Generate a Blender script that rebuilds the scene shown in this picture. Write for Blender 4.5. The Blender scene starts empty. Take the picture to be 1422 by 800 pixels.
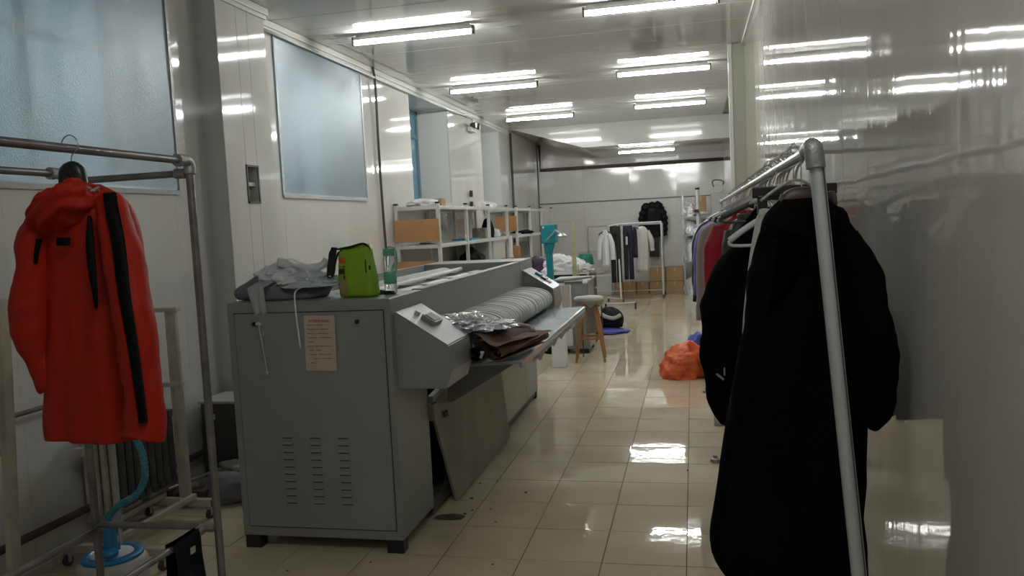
import bpy, bmesh, math, random
from mathutils import Vector, Matrix, noise
from math import sin, cos, pi, radians as R

# ------------------------------------------------------------------ camera, world, exposure
C = bpy.context.scene.collection
scn = bpy.context.scene
cam_d = bpy.data.cameras.new('camera'); cam = bpy.data.objects.new('camera', cam_d); C.objects.link(cam)
cam_d.sensor_width = 36; cam_d.lens = 28.476; cam_d.clip_start = .02; cam_d.clip_end = 200
cr, cu, cf = Vector((.9751, .2164, -.0493)), Vector((.0308, .0880, .9956)), Vector((-.2198, .9723, -.0791))
m3 = Matrix((cr, cu, -cf)).transposed()
cam.matrix_world = Matrix.Translation((0, 0, 1.65)) @ m3.to_4x4()
scn.camera = cam
scn.view_settings.view_transform = 'Standard'; scn.view_settings.look = 'None'
scn.view_settings.gamma = 1; scn.view_settings.use_curve_mapping = False
scn.view_settings.exposure = 0.62
wd = bpy.data.worlds.new('world'); scn.world = wd; wd.use_nodes = True
wd.node_tree.nodes['Background'].inputs[0].default_value = (.30, .42, .55, 1)
wd.node_tree.nodes['Background'].inputs[1].default_value = .35
TUBE = 84.0          # brightness of the fluorescent tubes
PANE = .75

random.seed(7)
# ------------------------------------------------------------------ materials
MC = {}
def mat(name, col, rough=.5, metal=0, bump=0, bscale=60, var=0, vscale=4, spec=.5, emit=0, alpha=1, trans=0,
        stretch=(1, 1, 1), bdist=.01, coat=0, sheen=0, coords='Object', var2=None):
    if name in MC: return MC[name]
    m = bpy.data.materials.new(name); m.use_nodes = True; n = m.node_tree.nodes; l = m.node_tree.links
    b = n['Principled BSDF']
    b.inputs['Base Color'].default_value = (*col, 1); b.inputs['Roughness'].default_value = rough
    b.inputs['Metallic'].default_value = metal; b.inputs['Specular IOR Level'].default_value = spec
    b.inputs['Coat Weight'].default_value = coat; b.inputs['Sheen Weight'].default_value = sheen
    b.inputs['Transmission Weight'].default_value = trans; b.inputs['Alpha'].default_value = alpha
    if emit: b.inputs['Emission Color'].default_value = (*col, 1); b.inputs['Emission Strength'].default_value = emit
    tc = n.new('ShaderNodeTexCoord'); mp = n.new('ShaderNodeMapping'); mp.inputs['Scale'].default_value = stretch
    l.new(tc.outputs[coords], mp.inputs[0])
    if var:
        ns = n.new('ShaderNodeTexNoise'); ns.inputs['Scale'].default_value = vscale; ns.inputs['Detail'].default_value = 6
        l.new(mp.outputs[0], ns.inputs[0])
        rp = n.new('ShaderNodeValToRGB'); rp.color_ramp.elements[0].position = .3; rp.color_ramp.elements[1].position = .72
        c0 = var2 or tuple(c * (1 - var) for c in col)
        rp.color_ramp.elements[0].color = (*c0, 1)
        rp.color_ramp.elements[1].color = (*[min(1, c * (1 + var * .6)) for c in col], 1)
        l.new(ns.outputs[0], rp.inputs[0]); l.new(rp.outputs[0], b.inputs['Base Color'])
    if bump:
        nb = n.new('ShaderNodeTexNoise'); nb.inputs['Scale'].default_value = bscale; nb.inputs['Detail'].default_value = 4
        l.new(mp.outputs[0], nb.inputs[0])
        bu = n.new('ShaderNodeBump'); bu.inputs['Strength'].default_value = bump; bu.inputs['Distance'].default_value = bdist
        l.new(nb.outputs[0], bu.inputs['Height']); l.new(bu.outputs[0], b.inputs['Normal'])
    MC[name] = m
    return m

m_wallp = mat('wall_panel_gloss', (.64, .63, .60), .07, bump=.25, bscale=1.0, stretch=(1, 2.2, .55), bdist=.012, var=.05, vscale=2, spec=.62)
m_wallr = mat('wall_panel_right', (.56, .535, .485), .045, bump=.45, bscale=1.0, stretch=(1, 2.6, .35), bdist=.012, var=.05, vscale=2, spec=.8)
m_core = mat('wall_core', (.42, .41, .38), .7)
m_ceil = mat('ceiling_strip', (.56, .55, .52), .04, bump=.2, bscale=2.0, stretch=(.5, 5, 1), bdist=.004, spec=.6)
m_tile = mat('floor_tile', (.63, .55, .40), .028, bump=.26, bscale=2.6, bdist=.006, var=.10, vscale=3, spec=.55, coords='Object', stretch=(1, 1, 1))
m_grout = mat('grout', (.12, .10, .075), .8)
m_pillar = mat('pillar_paint', (.42, .42, .33), .45)
m_soffit = mat('soffit_panel', (.52, .52, .48), .09, bump=.2, bscale=2, bdist=.006)
m_trim = mat('trim_plastic', (.66, .65, .61), .35)
m_steel = mat('galvanised_tube', (.50, .51, .52), .34, .7, bump=.15, bscale=40, var=.25, vscale=12)
m_steeld = mat('dull_dark_tube', (.25, .24, .235), .36, .7, bump=.15, bscale=40, var=.3, vscale=10)
m_steel2 = mat('zinc_fitting', (.36, .36, .37), .5, .7, bump=.4, bscale=60)
m_chrome = mat('chrome', (.7, .7, .7), .15, 1)
m_white = mat('white_paint_metal', (.60, .60, .57), .4, var=.12, vscale=6)
m_beige = mat('old_white_paint', (.46, .43, .36), .5, var=.25, vscale=7)
m_grey = mat('machine_grey_paint', (.245, .26, .25), .38, bump=.05, bscale=200, var=.06, vscale=3)
m_grey_l = mat('machine_light_plate', (.50, .54, .56), .3)
m_table = mat('feed_table_metal', (.36, .41, .43), .22, .3, var=.15, vscale=4)
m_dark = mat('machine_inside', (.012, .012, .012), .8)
m_black = mat('black_plastic', (.012, .012, .013), .4)
m_rubber = mat('rubber', (.02, .02, .02), .7)
m_belt = mat('belt_canvas', (.43, .45, .42), .75, bump=.3, bscale=300, var=.12, vscale=10)
m_beltd = mat('belt_gap_roller', (.12, .125, .12), .6)
m_panelb = mat('loose_panel_stained', (.25, .235, .19), .5, var=.28, vscale=3, bump=.1, bscale=8)
m_panelc = mat('machine_lower_panel', (.40, .385, .335), .45, var=.1, vscale=4)
m_red = mat('red_nylon', (.33, .016, .006), .6, bump=.7, bscale=11, bdist=.012, spec=.15)
m_blk = mat('black_wool', (.0035, .0035, .0042), .95, bump=.5, bscale=90, spec=.05)
m_blkn = mat('black_nylon', (.005, .005, .006), .6, spec=.18)
m_navy = mat('navy_cloth', (.010, .011, .026), .75, bump=.4, bscale=60)
m_purple = mat('purple_cloth', (.23, .19, .52), .75)
m_redc = mat('crimson_cloth', (.42, .015, .03), .7)
m_cream = mat('cream_knit', (.52, .50, .46), .85, bump=.6, bscale=120)
m_greige = mat('greige_cloth', (.42, .39, .36), .8)
m_whitec = mat('white_cotton', (.74, .75, .77), .85, bump=.4, bscale=60)
m_bluec = mat('pale_blue_cotton', (.52, .57, .61), .85, bump=.4, bscale=60)
m_pillow = mat('slate_pillow_cloth', (.17, .18, .20), .85, bump=.3, bscale=80)
m_lime = mat('lime_plastic_film', (.22, .42, .015), .3, bump=.35, bscale=12, bdist=.006)
m_orange = mat('orange_bag', (.70, .12, .03), .4, bump=.3, bscale=12)
m_blueb = mat('blue_bag', (.05, .06, .30), .5)
m_brown = mat('brown_cloth', (.40, .27, .20), .8, bump=.4, bscale=70, var=.15, vscale=8)
m_brownd = mat('dark_brown_lining', (.085, .055, .047), .8)
m_card = mat('cardboard', (.40, .245, .125), .8, var=.12, vscale=6)
m_cardd = mat('orange_board', (.46, .235, .10), .7, var=.1, vscale=5)
m_tape = mat('parcel_tape', (.48, .36, .22), .3)
m_paper = mat('notice_paper', (.52, .43, .36), .7)
m_ink = mat('dark_ink', (.06, .045, .04), .7)
m_redink = mat('red_ink', (.45, .03, .02), .7)
m_teal = mat('teal_paint', (.01, .23, .27), .35)
m_wood = mat('orange_wood', (.33, .15, .055), .45, var=.25, vscale=9, stretch=(6, 6, 1))
m_plank = mat('pale_plank', (.42, .40, .25), .6, var=.15, vscale=6)
m_green = mat('green_plastic', (.01, .16, .10), .35)
m_mint = mat('mint_plastic', (.14, .42, .30), .3)
m_dkgrey = mat('dark_grey_paint', (.055, .055, .052), .5)
m_film = mat('clear_film', (.86, .87, .90), .12, .35, bump=1, bscale=22, bdist=.03)
m_bagw = mat('white_poly_bag', (.66, .67, .67), .22, bump=.8, bscale=14, bdist=.03)
m_blue = mat('blue_plastic', (.02, .23, .48), .3)
m_hose = mat('teal_hose', (.05, .24, .33), .4)
m_rust = mat('rusty_pipe', (.09, .07, .055), .7, var=.4, vscale=10)
m_radd = mat('radiator_bare', (.085, .08, .075), .55, var=.4, vscale=9)
m_frameb = mat('blue_window_frame', (.12, .22, .27), .4)
m_fixt = mat('fixture_enamel', (.42, .41, .39), .35)
m_fixd = mat('fixture_end', (.10, .09, .08), .5)

def tube_mat():
    m = bpy.data.materials.new('fluorescent_tube'); m.use_nodes = True; n = m.node_tree.nodes
    b = n['Principled BSDF']; b.inputs['Base Color'].default_value = (.9, .9, .9, 1)
    b.inputs['Emission Color'].default_value = (.97, 1, .985, 1); b.inputs['Emission Strength'].default_value = TUBE
    return m
m_tube = tube_mat()
def film_mat():    # taped translucent plastic sheet over a window
    m = bpy.data.materials.new('window_film'); m.use_nodes = True; n = m.node_tree.nodes; l = m.node_tree.links
    n.remove(n['Principled BSDF']); out = n['Material Output']
    tc = n.new('ShaderNodeTexCoord')
    nb = n.new('ShaderNodeTexNoise'); nb.inputs['Scale'].default_value = 130; nb.inputs['Detail'].default_value = 5
    l.new(tc.outputs['Object'], nb.inputs[0])
    bu = n.new('ShaderNodeBump'); bu.inputs['Strength'].default_value = .4; bu.inputs['Distance'].default_value = .006
    l.new(nb.outputs[0], bu.inputs['Height'])
    d = n.new('ShaderNodeBsdfDiffuse'); d.inputs[0].default_value = (.42, .46, .48, 1)
    t = n.new('ShaderNodeBsdfRefraction'); t.inputs[0].default_value = (.85, .9, .93, 1); t.inputs['IOR'].default_value = 1.02; t.inputs['Roughness'].default_value = .75; l.new(bu.outputs[0], t.inputs['Normal'])
    g = n.new('ShaderNodeBsdfGlossy'); g.inputs[0].default_value = (.75, .78, .8, 1); g.inputs[1].default_value = .34
    l.new(bu.outputs[0], g.inputs['Normal']); l.new(bu.outputs[0], d.inputs['Normal'])
    a = n.new('ShaderNodeMixShader'); a.inputs[0].default_value = .40
    c = n.new('ShaderNodeMixShader'); c.inputs[0].default_value = .30
    l.new(d.outputs[0], a.inputs[1]); l.new(t.outputs[0], a.inputs[2]); l.new(a.outputs[0], c.inputs[1]); l.new(g.outputs[0], c.inputs[2])
    l.new(c.outputs[0], out.inputs[0]); return m
m_wfilm = film_mat()
def pane_mat():    # daylight seen through dirty frosted glass
    m = bpy.data.materials.new('daylit_pane'); m.use_nodes = True; b = m.node_tree.nodes['Principled BSDF']
    b.inputs['Base Color'].default_value = (.05, .12, .16, 1); b.inputs['Roughness'].default_value = .2
    b.inputs['Emission Color'].default_value = (.16, .34, .42, 1); b.inputs['Emission Strength'].default_value = PANE
    return m
m_pane = pane_mat()
m_pane2 = m_pane.copy(); m_pane2.name = 'dim_pane'; m_pane2.node_tree.nodes['Principled BSDF'].inputs['Emission Strength'].default_value = .16

# ------------------------------------------------------------------ mesh helpers
class MB:
    def __init__(s): s.b = bmesh.new()
    def box(s, c, d, rot=None):
        v = bmesh.ops.create_cube(s.b, size=1)['verts']
        mt = Matrix.Translation(c) @ (rot.to_4x4() if rot else Matrix()) @ Matrix.Diagonal((*d, 1))
        bmesh.ops.transform(s.b, matrix=mt, verts=v); return s
    def bb(s, x0, x1, y0, y1, z0, z1): return s.box(((x0+x1)/2, (y0+y1)/2, (z0+z1)/2), (abs(x1-x0), abs(y1-y0), abs(z1-z0)))
    def rod(s, a, b, r, r2=None, n=12):
        a, b = Vector(a), Vector(b); d = b - a
        v = bmesh.ops.create_cone(s.b, cap_ends=True, segments=n, radius1=r, radius2=r if r2 is None else r2, depth=d.length)['verts']
        q = d.to_track_quat('Z', 'Y').to_matrix().to_4x4()
        bmesh.ops.transform(s.b, matrix=Matrix.Translation((a + b) / 2) @ q, verts=v); return s
    def beam(s, a, b, w, h=None):
        a, b = Vector(a), Vector(b); d = b - a; h = h or w
        s.box((a + b) / 2, (w, h, d.length), d.to_track_quat('Z', 'Y').to_matrix()); return s
    def loft(s, rings, c0=True, c1=True, closed=True):
        vs = [[s.b.verts.new(p) for p in r] for r in rings]; n = len(rings[0])
        for i in range(len(vs) - 1):
            for j in range(n if closed else n - 1):
                k = (j + 1) % n
                s.b.faces.new((vs[i][j], vs[i][k], vs[i+1][k], vs[i+1][j]))
        if closed and c0: s.b.faces.new(vs[0][::-1])
        if closed and c1: s.b.faces.new(vs[-1])
        return s
    def tube(s, pts, r, n=8, steps=0, rb=None):
        pts = [Vector(p) for p in pts]
        if steps: pts = smooth(pts, steps)
        up = Vector((0, 0, 1)); rings = []
        rad = r if callable(r) else (lambda t: r)
        nrm = None
        for i, p in enumerate(pts):
            d = (pts[min(i+1, len(pts)-1)] - pts[max(i-1, 0)]).normalized()
            if nrm is None:
                nrm = d.cross(up)
                if nrm.length < .05: nrm = d.cross(Vector((1, 0, 0)))
            nrm = (nrm - d * nrm.dot(d)).normalized(); bn = d.cross(nrm)
            t = i / (len(pts) - 1); rr = rad(t)
            ra, rbb = (rr if isinstance(rr, tuple) else (rr, rr))
            rings.append([p + nrm * ra * cos(2*pi*k/n) + bn * rbb * sin(2*pi*k/n) for k in range(n)])
        return s.loft(rings)
    def lathe(s, prof, c=(0, 0, 0), n=24):
        rings = [[Vector(c) + Vector((r*cos(2*pi*k/n), r*sin(2*pi*k/n), z)) for k in range(n)] for r, z in prof]
        return s.loft(rings)
    def prism(s, poly, axis, a0, a1):
        def P(u, v, w): return {'x': (w, u, v), 'y': (u, w, v), 'z': (u, v, w)}[axis]
        return s.loft([[P(u, v, a0) for u, v in poly], [P(u, v, a1) for u, v in poly]])
    def heap(s, c, rad, amp=.25, freq=2.5, seed=0, sub=4, flat=-.35, ridged=True):
        v = bmesh.ops.create_icosphere(s.b, subdivisions=sub, radius=1)['verts']
        c = Vector(c); off = Vector((seed * 7.3, seed * 3.1, seed))
        for q in v:
            p = q.co.copy(); f = noise.ridged_multi_fractal(p * freq + off, 1, 2.1, 4, 1, 2) * .5 - .5 if ridged else noise.noise(p * freq + off)
            big = noise.noise(p * 1.1 + off)
            p *= 1 + amp * f + amp * .9 * big
            if p.z < flat: p.z = flat + (p.z - flat) * .04
            q.co = c + Vector((p.x * rad[0], p.y * rad[1], (p.z - flat) * rad[2]))
        return s
    def rough(s, amp, freq, seed=0):
        off = Vector((seed * 5.1, seed * 2.7, seed * 1.3))
        s.b.normal_update()
        for v in s.b.verts:
            v.co += v.normal * amp * noise.noise(v.co * freq + off)
        return s
    def cloth(s, c, w, h, fn, nu=24, nv=24, th=.004):
        # sheet through fn(u,v)->point, thickened
        P = [[Vector(c) + Vector(fn(i / nu, j / nv)) for i in range(nu + 1)] for j in range(nv + 1)]
        vs = [[s.b.verts.new(p) for p in r] for r in P]
        fs = []
        for j in range(nv):
            for i in range(nu): fs.append(s.b.faces.new((vs[j][i], vs[j][i+1], vs[j+1][i+1], vs[j+1][i])))
        bmesh.ops.solidify(s.b, geom=fs, thickness=th); return s

def smooth(pts, steps):
    out = []
    for i in range(len(pts) - 1):
        p0 = pts[max(i-1, 0)]; p1 = pts[i]; p2 = pts[i+1]; p3 = pts[min(i+2, len(pts)-1)]
        for k in range(steps):
            t = k / steps
            out.append(.5 * ((2*p1) + (p2-p0)*t + (2*p0-5*p1+4*p2-p3)*t*t + (3*p1-p0-3*p2+p3)*t*t*t))
    out.append(pts[-1]); return out
def interp(rows, n):      # catmull over tuples
    V = [Vector(r) for r in rows]; out = []
    for q in range(n):
        t = q / (n - 1) * (len(V) - 1); i = min(int(t), len(V) - 2); t -= i
        p0 = V[max(i-1, 0)]; p1 = V[i]; p2 = V[i+1]; p3 = V[min(i+2, len(V)-1)]
        out.append([.5 * ((2*b) + (c-a)*t + (2*a-5*b+4*c-d)*t*t + (3*b-a-3*c+d)*t*t*t) for a, b, c, d in zip(p0, p1, p2, p3)])
    return out

def build(name, mb, m, parent=None, bev=0, sm=False, world=True):
    me = bpy.data.meshes.new(name)
    if parent is not None and world:
        root = parent
        while root.parent: root = root.parent
        bmesh.ops.transform(mb.b, matrix=Matrix.Rotation(-root.rotation_euler.z, 4, 'Z') @ Matrix.Translation(-root.location), verts=mb.b.verts)
    bmesh.ops.recalc_face_normals(mb.b, faces=mb.b.faces)
    if sm:
        for f in mb.b.faces: f.smooth = True
    mb.b.to_mesh(me); mb.b.free()
    ms = m if isinstance(m, (list, tuple)) else [m]
    for q in ms: me.materials.append(q)
    o = bpy.data.objects.new(name, me); C.objects.link(o)
    if parent is not None: o.parent = parent
    if bev:
        b = o.modifiers.new('bevel', 'BEVEL'); b.width = bev; b.segments = 2; b.limit_method = 'ANGLE'; b.angle_limit = R(40)
    return o
def tag(o, label=None, cat=None, group=None, kind=None):
    if label: o['label'] = label
    if cat: o['category'] = cat
    if group: o['group'] = group
    if kind: o['kind'] = kind
    return o
def thing(name, loc, label, cat, group=None, rz=0):
    o = bpy.data.objects.new(name, None); C.objects.link(o); o.location = loc; o.rotation_euler.z = rz
    o.empty_display_size = .1
    return tag(o, label, cat, group)
def children(o): return [c for c in bpy.data.objects if c.parent == o]
def copy_tree(o, parent=None):
    c = o.copy(); C.objects.link(c); c.parent = parent
    for ch in children(o): copy_tree(ch, c)
    return c
def text(name, s, size, loc, rot, m, parent, align='LEFT', ext=.0004):
    cu_ = bpy.data.curves.new(name, 'FONT'); cu_.body = s; cu_.size = size; cu_.extrude = ext; cu_.align_x = align
    t = bpy.data.objects.new(name, cu_); me = bpy.data.meshes.new_from_object(t); bpy.data.objects.remove(t)
    me.materials.append(m); o = bpy.data.objects.new(name, me); C.objects.link(o)
    root = parent
    while root.parent: root = root.parent
    o.parent = parent; o.location = Vector(loc) - root.location; o.rotation_euler = rot
    return o

# ------------------------------------------------------------------ SETTING
XL, XR, ZC, YB, Y0 = -3.35, .575, 3.40, 18.0, -1.2
# floor: slab, single tiles near, joined tiles far
fl = build('floor', MB().bb(-3.9, 1.1, Y0, YB + .1, -.12, -.006), m_grout); fl['kind'] = 'structure'
XG = [-3.4] + [-.077 + .4 * k for k in range(-8, 2)] + [.60]
YG = [3.774 + .405 * j for j in range(-13, 37)]
far = MB(); var = {}
for j in range(len(YG) - 1):
    y0, y1 = YG[j], YG[j+1]
    for i in range(len(XG) - 1):
        x0, x1 = XG[i], XG[i+1]
        if 2.5 < y0 < 8.7:
            w = round(x1 - x0, 3); k = (w, random.randint(0, 2))
            if k not in var:
                var[k] = build('tile', MB().box((0, 0, -.004), (w - .005, .400, .008)), m_tile, fl, world=False)
                t = var[k]
            else:
                t = var[k].copy(); C.objects.link(t)
            t.location = ((x0+x1)/2, (y0+y1)/2, random.uniform(-.0006, .0003))
            t.rotation_euler = (R(random.gauss(0, .10)), R(random.gauss(0, .10)), random.choice((0, pi)))
        else:
            far.box(((x0+x1)/2, (y0+y1)/2, -.004 + random.uniform(-.0006, .0003)), (x1-x0-.005, .400, .008),
                    Matrix.Rotation(R(random.gauss(0, .10)), 3, 'X') @ Matrix.Rotation(R(random.gauss(0, .10)), 3, 'Y'))
ft = build('tile_field', far, m_tile, fl); ft['kind'] = 'stuff'

# ceiling: slab with long plastic strips, lowered part at the far end
ce = build('ceiling', MB().bb(-3.9, 1.1, Y0, YB + .1, ZC + .012, ZC + .12), m_core); ce['kind'] = 'structure'
far = MB(); proto = None; y = Y0; W = .2
while y < 15.0:
    if 3.0 < y < 9.5:
        if proto is None: proto = build('ceiling_strip', MB().box((0, 0, .006), (XR - XL - .004, W - .004, .010)), m_ceil, ce, world=False); t = proto
        else: t = proto.copy(); C.objects.link(t)
        t.location = ((XL+XR)/2, y + W/2, ZC + random.uniform(-.0008, .0008)); t.rotation_euler = (R(random.gauss(0, .35)), 0, 0)
    else:
        far.box(((XL+XR)/2, y + W/2, ZC + .006), (XR - XL - .004, W - .004, .010), Matrix.Rotation(R(random.gauss(0, .35)), 3, 'X'))
    y += W
t = build('ceiling_strip_field', far, m_ceil, ce); t['kind'] = 'stuff'
o = build('trim_1', MB().prism([(-3.20, ZC), (-3.09, 3.352), (-1.92, 2.98), (.70, 2.98), (.70, ZC)], 'y', 15.0, 15.06), m_soffit); o['kind'] = 'structure'
sof = MB(); n_ = 0
o = build('trim_2', MB().prism([(-3.35, 3.43), (-3.09, 3.352), (-1.92, 2.98), (.72, 2.98), (.72, 3.0), (-1.91, 3.0), (-3.09, 3.38), (-3.35, 3.46)], 'y', 15.06, YB), m_soffit); o['kind'] = 'structure'

# left wall core with window openings
OPEN = [(2.0, 4.81, 1.98, 3.32), (6.28, 8.06, 1.98, 3.34), (9.58, 11.2, 1.99, 3.31), (13.05, 14.35, 1.99, 3.31)]
wl = MB(); ys = [Y0]
for a, b, z0, z1 in OPEN: ys += [a, b]
ys.append(YB)
for k in range(0, len(ys), 2): wl.bb(-3.85, XL - .01, ys[k], ys[k+1], 0, ZC + .012)
for a, b, z0, z1 in OPEN:
    wl.bb(-3.85, XL - .01, a, b, 0, z0).bb(-3.85, XL - .01, a, b, z1, ZC + .012)
wl = build('wall_left', wl, m_wallp); wl['kind'] = 'structure'
def clad(parent, y0, y1, z0, z1, x, sx, m, jit=.05, w=1.25):
    n = max(1, round((y1 - y0) / w)); d = (y1 - y0) / n
    for k in range(n):
        mb = MB().box((0, 0, 0), (.008, d - .0016, z1 - z0 - .001))
        p = build('wall_panel', mb, m, parent, world=False)
        p.location = (x + sx * .004, y0 + d * (k + .5), (z0 + z1) / 2); p.rotation_euler = (0, 0, R(random.gauss(0, jit)))
for k in range(0, len(ys), 2):
    clad(wl, ys[k], ys[k+1], 0, ZC, XL - .006, 1, m_wallp)
for a, b, z0, z1 in OPEN:
    clad(wl, a, b, 0, z0, XL - .006, 1, m_wallp)
    clad(wl, a, b, z1, ZC, XL - .006, 1, m_wallp)
# pilaster
o = build('trim_3', MB().bb(-3.352, -3.19, 5.19, 5.455, 0, ZC).bb(-3.352, -3.19, 5.61, 5.86, 0, ZC).bb(-3.352, -3.19, 5.455, 5.61, 0, 1.905).bb(-3.352, -3.19, 5.455, 5.61, 2.17, ZC), m_wallp, bev=.004); o['kind'] = 'structure'
# right wall
wr = build('wall_right', MB().bb(XR + .008, 1.0, Y0, 9.0, 0, ZC + .012).bb(.70, 1.0, 9.0, YB, 0, ZC + .012), m_core); wr['kind'] = 'structure'
clad(wr, Y0 + .1, 1.5, 0, ZC, XR + .004, -1, m_wallr, .10, .47)
clad(wr, 1.5, 8.9, 0, ZC, XR + .004, -1, m_wallr, .10, .463)
clad(wr, 9.1, YB, 0, ZC, .70, -1, m_wallr, .10, .47)
o = build('trim_4', MB().bb(.440, .72, 8.90, 9.12, 0, ZC), m_pillar, bev=.006); o['kind'] = 'structure'
# back wall and wall behind the camera
wb = build('wall_back', MB().bb(-3.85, 1.0, YB, YB + .1, 0, ZC + .012), m_core); wb['kind'] = 'structure'
for z0, z1 in ((0, 1.64), (1.64, 2.06), (2.06, 2.80), (2.80, 3.40)):
    n = 4; d = (.70 - XL) / n
    for k in range(n):
        p = build('wall_panel', MB().box((0, 0, 0), (d - .004, .008, z1 - z0 - .006)), m_wallp, wb, world=False)
        p.location = (XL + d * (k + .5), YB - .004, (z0 + z1) / 2); p.rotation_euler = (R(random.gauss(0, .25)), 0, R(random.gauss(0, .2)))
o = build('wall_front', MB().bb(-3.85, 1.0, Y0 - .1, Y0, 0, ZC + .1), mat('wall_front_paint', (.55, .54, .50), .6)); o['kind'] = 'structure'
# crown trims
tr = MB()
for y0, y1, x in ((Y0, 5.19, XL), (5.86, 15, XL), (5.17, 5.88, -3.19)):
    tr.bb(x - .002, x + .035, y0, y1, 3.345, 3.398).bb(x - .002, x + .018, y0, y1, 3.315, 3.345)
o = build('trim_5', tr, m_trim, bev=.004); o['kind'] = 'structure'
o = build('trim_6', MB().bb(XR - .03, XR + .002, Y0, 8.9, 3.37, 3.398).bb(.41, .45, 8.88, 8.92, 0, ZC - .002), m_trim, bev=.003); o['kind'] = 'structure'
o = build('trim_7', MB().bb(XL + .002, .70, YB - .02, YB - .008, 2.035, 2.055).bb(XL, XL + .02, YB - .03, YB - .01, 0, 3.4), m_fixd); o['kind'] = 'structure'
# windows
for i, (a, b, z0, z1) in enumerate(OPEN):
    w = build(f'window_{i+1}', MB().bb(-3.84, -3.80, a, b, z0, z0 + .06).bb(-3.84, -3.80, a, b, z1 - .06, z1).bb(-3.84, -3.80, a, a + .06, z0, z1).bb(-3.84, -3.80, b - .06, b, z0, z1),
              m_frameb, bev=.004); w['kind'] = 'structure'
    nm = 3 if i != 0 else 4
    for k in range(1, nm):
        yy = a + (b - a) * k / nm
        build('mullion', MB().bb(-3.835, -3.80, yy - .035, yy + .035, z0 + .06, z1 - .06), m_frameb, w)
    build('mullion', MB().bb(-3.835, -3.802, a + .06, b - .06, z0 + .92, z0 + .97), m_frameb, w)
    build('pane', MB().bb(-3.828, -3.822, a + .05, b - .05, z0 + .05, z1 - .05), m_pane if i < 2 else m_pane2, w)
# taped films over windows 1 and 2
def film(y0, y1, z0, z1, label, seed):
    t = thing('window_film', (XL + .01, (y0+y1)/2, z0), label, 'plastic sheet')
    def fn(u, v):
        y = y0 + (y1-y0)*u; z = z0 + (z1-z0)*v
        e = min(u, 1-u, v, 1-v)
        d = .012 * noise.noise(Vector((y * 1.5, z * 1.2, seed))) + .005 * noise.noise(Vector((y * 6, z * 3, seed)))
        return (XL + .012 + d * min(1, e * 10) , y + .008 * noise.noise(Vector((z * 9, seed, 0))) * (abs(u-.5) > .49), z + .006 * noise.noise(Vector((y * 7, seed, 3))) * (abs(v-.5) > .49))
    build('sheet', MB().cloth((0, 0, 0), 1, 1, fn, 60, 40, .001), m_wfilm, t, sm=True)
    tp = MB()
    def strip(a, b, w_): tp.box(((a[0]+b[0])/2, (a[1]+b[1])/2, (a[2]+b[2])/2), (.003, max(w_, abs(b[1]-a[1])), max(w_, abs(b[2]-a[2]))))
    x = XL + .016
    strip((x, y0, z0), (x, y1, z0), .028); strip((x, y0, z1), (x, y1, z1), .02); strip((x, y1, z0), (x, y1, z1), .026); strip((x, y0, z0), (x, y0, z1), .02)
    tp.rough(.004, 20, seed)
    build('tape', tp, mat('clear_tape', (.55, .56, .55), .25, bump=.5, bscale=30), t)
film(1.9, 4.85, 1.965, 3.30, 'large bluish frosted plastic sheet taped over the nearest left window, above the orange-red jacket', 1)
film(6.27, 8.07, 1.975, 3.315, 'grey frosted plastic sheet taped over the second left window, above the lime green bag', 2)

# ------------------------------------------------------------------ ceiling lights
def lamp(x0, x1, y, z, label):
    t = thing('ceiling_light', ((x0+x1)/2, y, z), label, 'light', 'fluorescent tube lights on the ceiling')
    L = x1 - x0; zc = (ZC if z > 3.1 else 2.98)
    build('housing', MB().box((0, 0, .055), (L, .045, .032)).box((0, 0, .078), (L * .96, .03, .02)), m_fixt, t, .003, world=False)
    build('tube', MB().rod((-L/2 + .02, 0, .014), (L/2 - .02, 0, .014), .0135, n=16), m_tube, t, sm=False, world=False)
    for s in (-1, 1):
        build('end_cap', MB().box((s * (L/2 + .004), 0, .032), (.018, .048, .074)), m_fixd, t, .003, world=False)
    if zc - z > .1:
        build('bracket', MB().rod((-L*.3, 0, .09), (-L*.3, 0, zc - z), .004).rod((L*.3, 0, .09), (L*.3, 0, zc - z), .004), m_fixd, t, world=False)
ORD = ['nearest', 'second', 'third']
for k, y in enumerate((6.93, 9.91, 13.02)):
    lamp(-2.90, -1.80, y, 3.305, f'lit tube light, {ORD[k]} of the three in the left ceiling row')
for k, y in enumerate((6.75, 9.75, 12.7)):
    lamp(-.81, .25, y, 3.305, f'lit tube light, {ORD[k]} of the three in the right ceiling row')
lamp(-.81, .25, .9, 3.305, 'tube light behind the camera in the right ceiling row')
lamp(-1.35, -.28, 15.8, 2.885, 'lit tube light under the lowered ceiling, farthest back of all')

# ------------------------------------------------------------------ services on the walls
def pipe(name, pts, r, m, label, cat, steps=0, clips=None):
    t = tag(build(name, MB().tube(pts, r, 8, steps), m, sm=True), label, cat); return t
pipe('electric_conduit', [(-3.30, 8.35, 3.40), (-3.31, 8.42, 3.2), (-3.32, 8.43, 2.6), (-3.32, 8.44, 1.9), (-3.31, 8.46, 1.0), (-3.31, 8.46, .02)], .014, m_dkgrey, 'thin dark conduit running down the left wall beside the second window', 'pipe', 4)
pipe('electric_conduit', [(-3.32, 15.2, 3.36), (-3.32, 15.2, .02)], .022, m_dkgrey, 'dark conduit on the far left wall behind the farther shelf rack', 'pipe')
pipe('heating_pipe', [(-3.27, 17.9, 3.36), (-3.27, 17.9, 2.80), (.68, 17.9, 2.80)], .035, m_rust, 'dark pipe crossing the back wall high up and turning up at the left corner', 'pipe')
pipe('heating_pipe', [(-3.27, 2.0, .215), (-3.27, 4.1, .215), (-3.27, 5.16, .215)], .022, m_rust, 'lower rusty heating pipe near the floor on the left wall', 'pipe')
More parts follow.
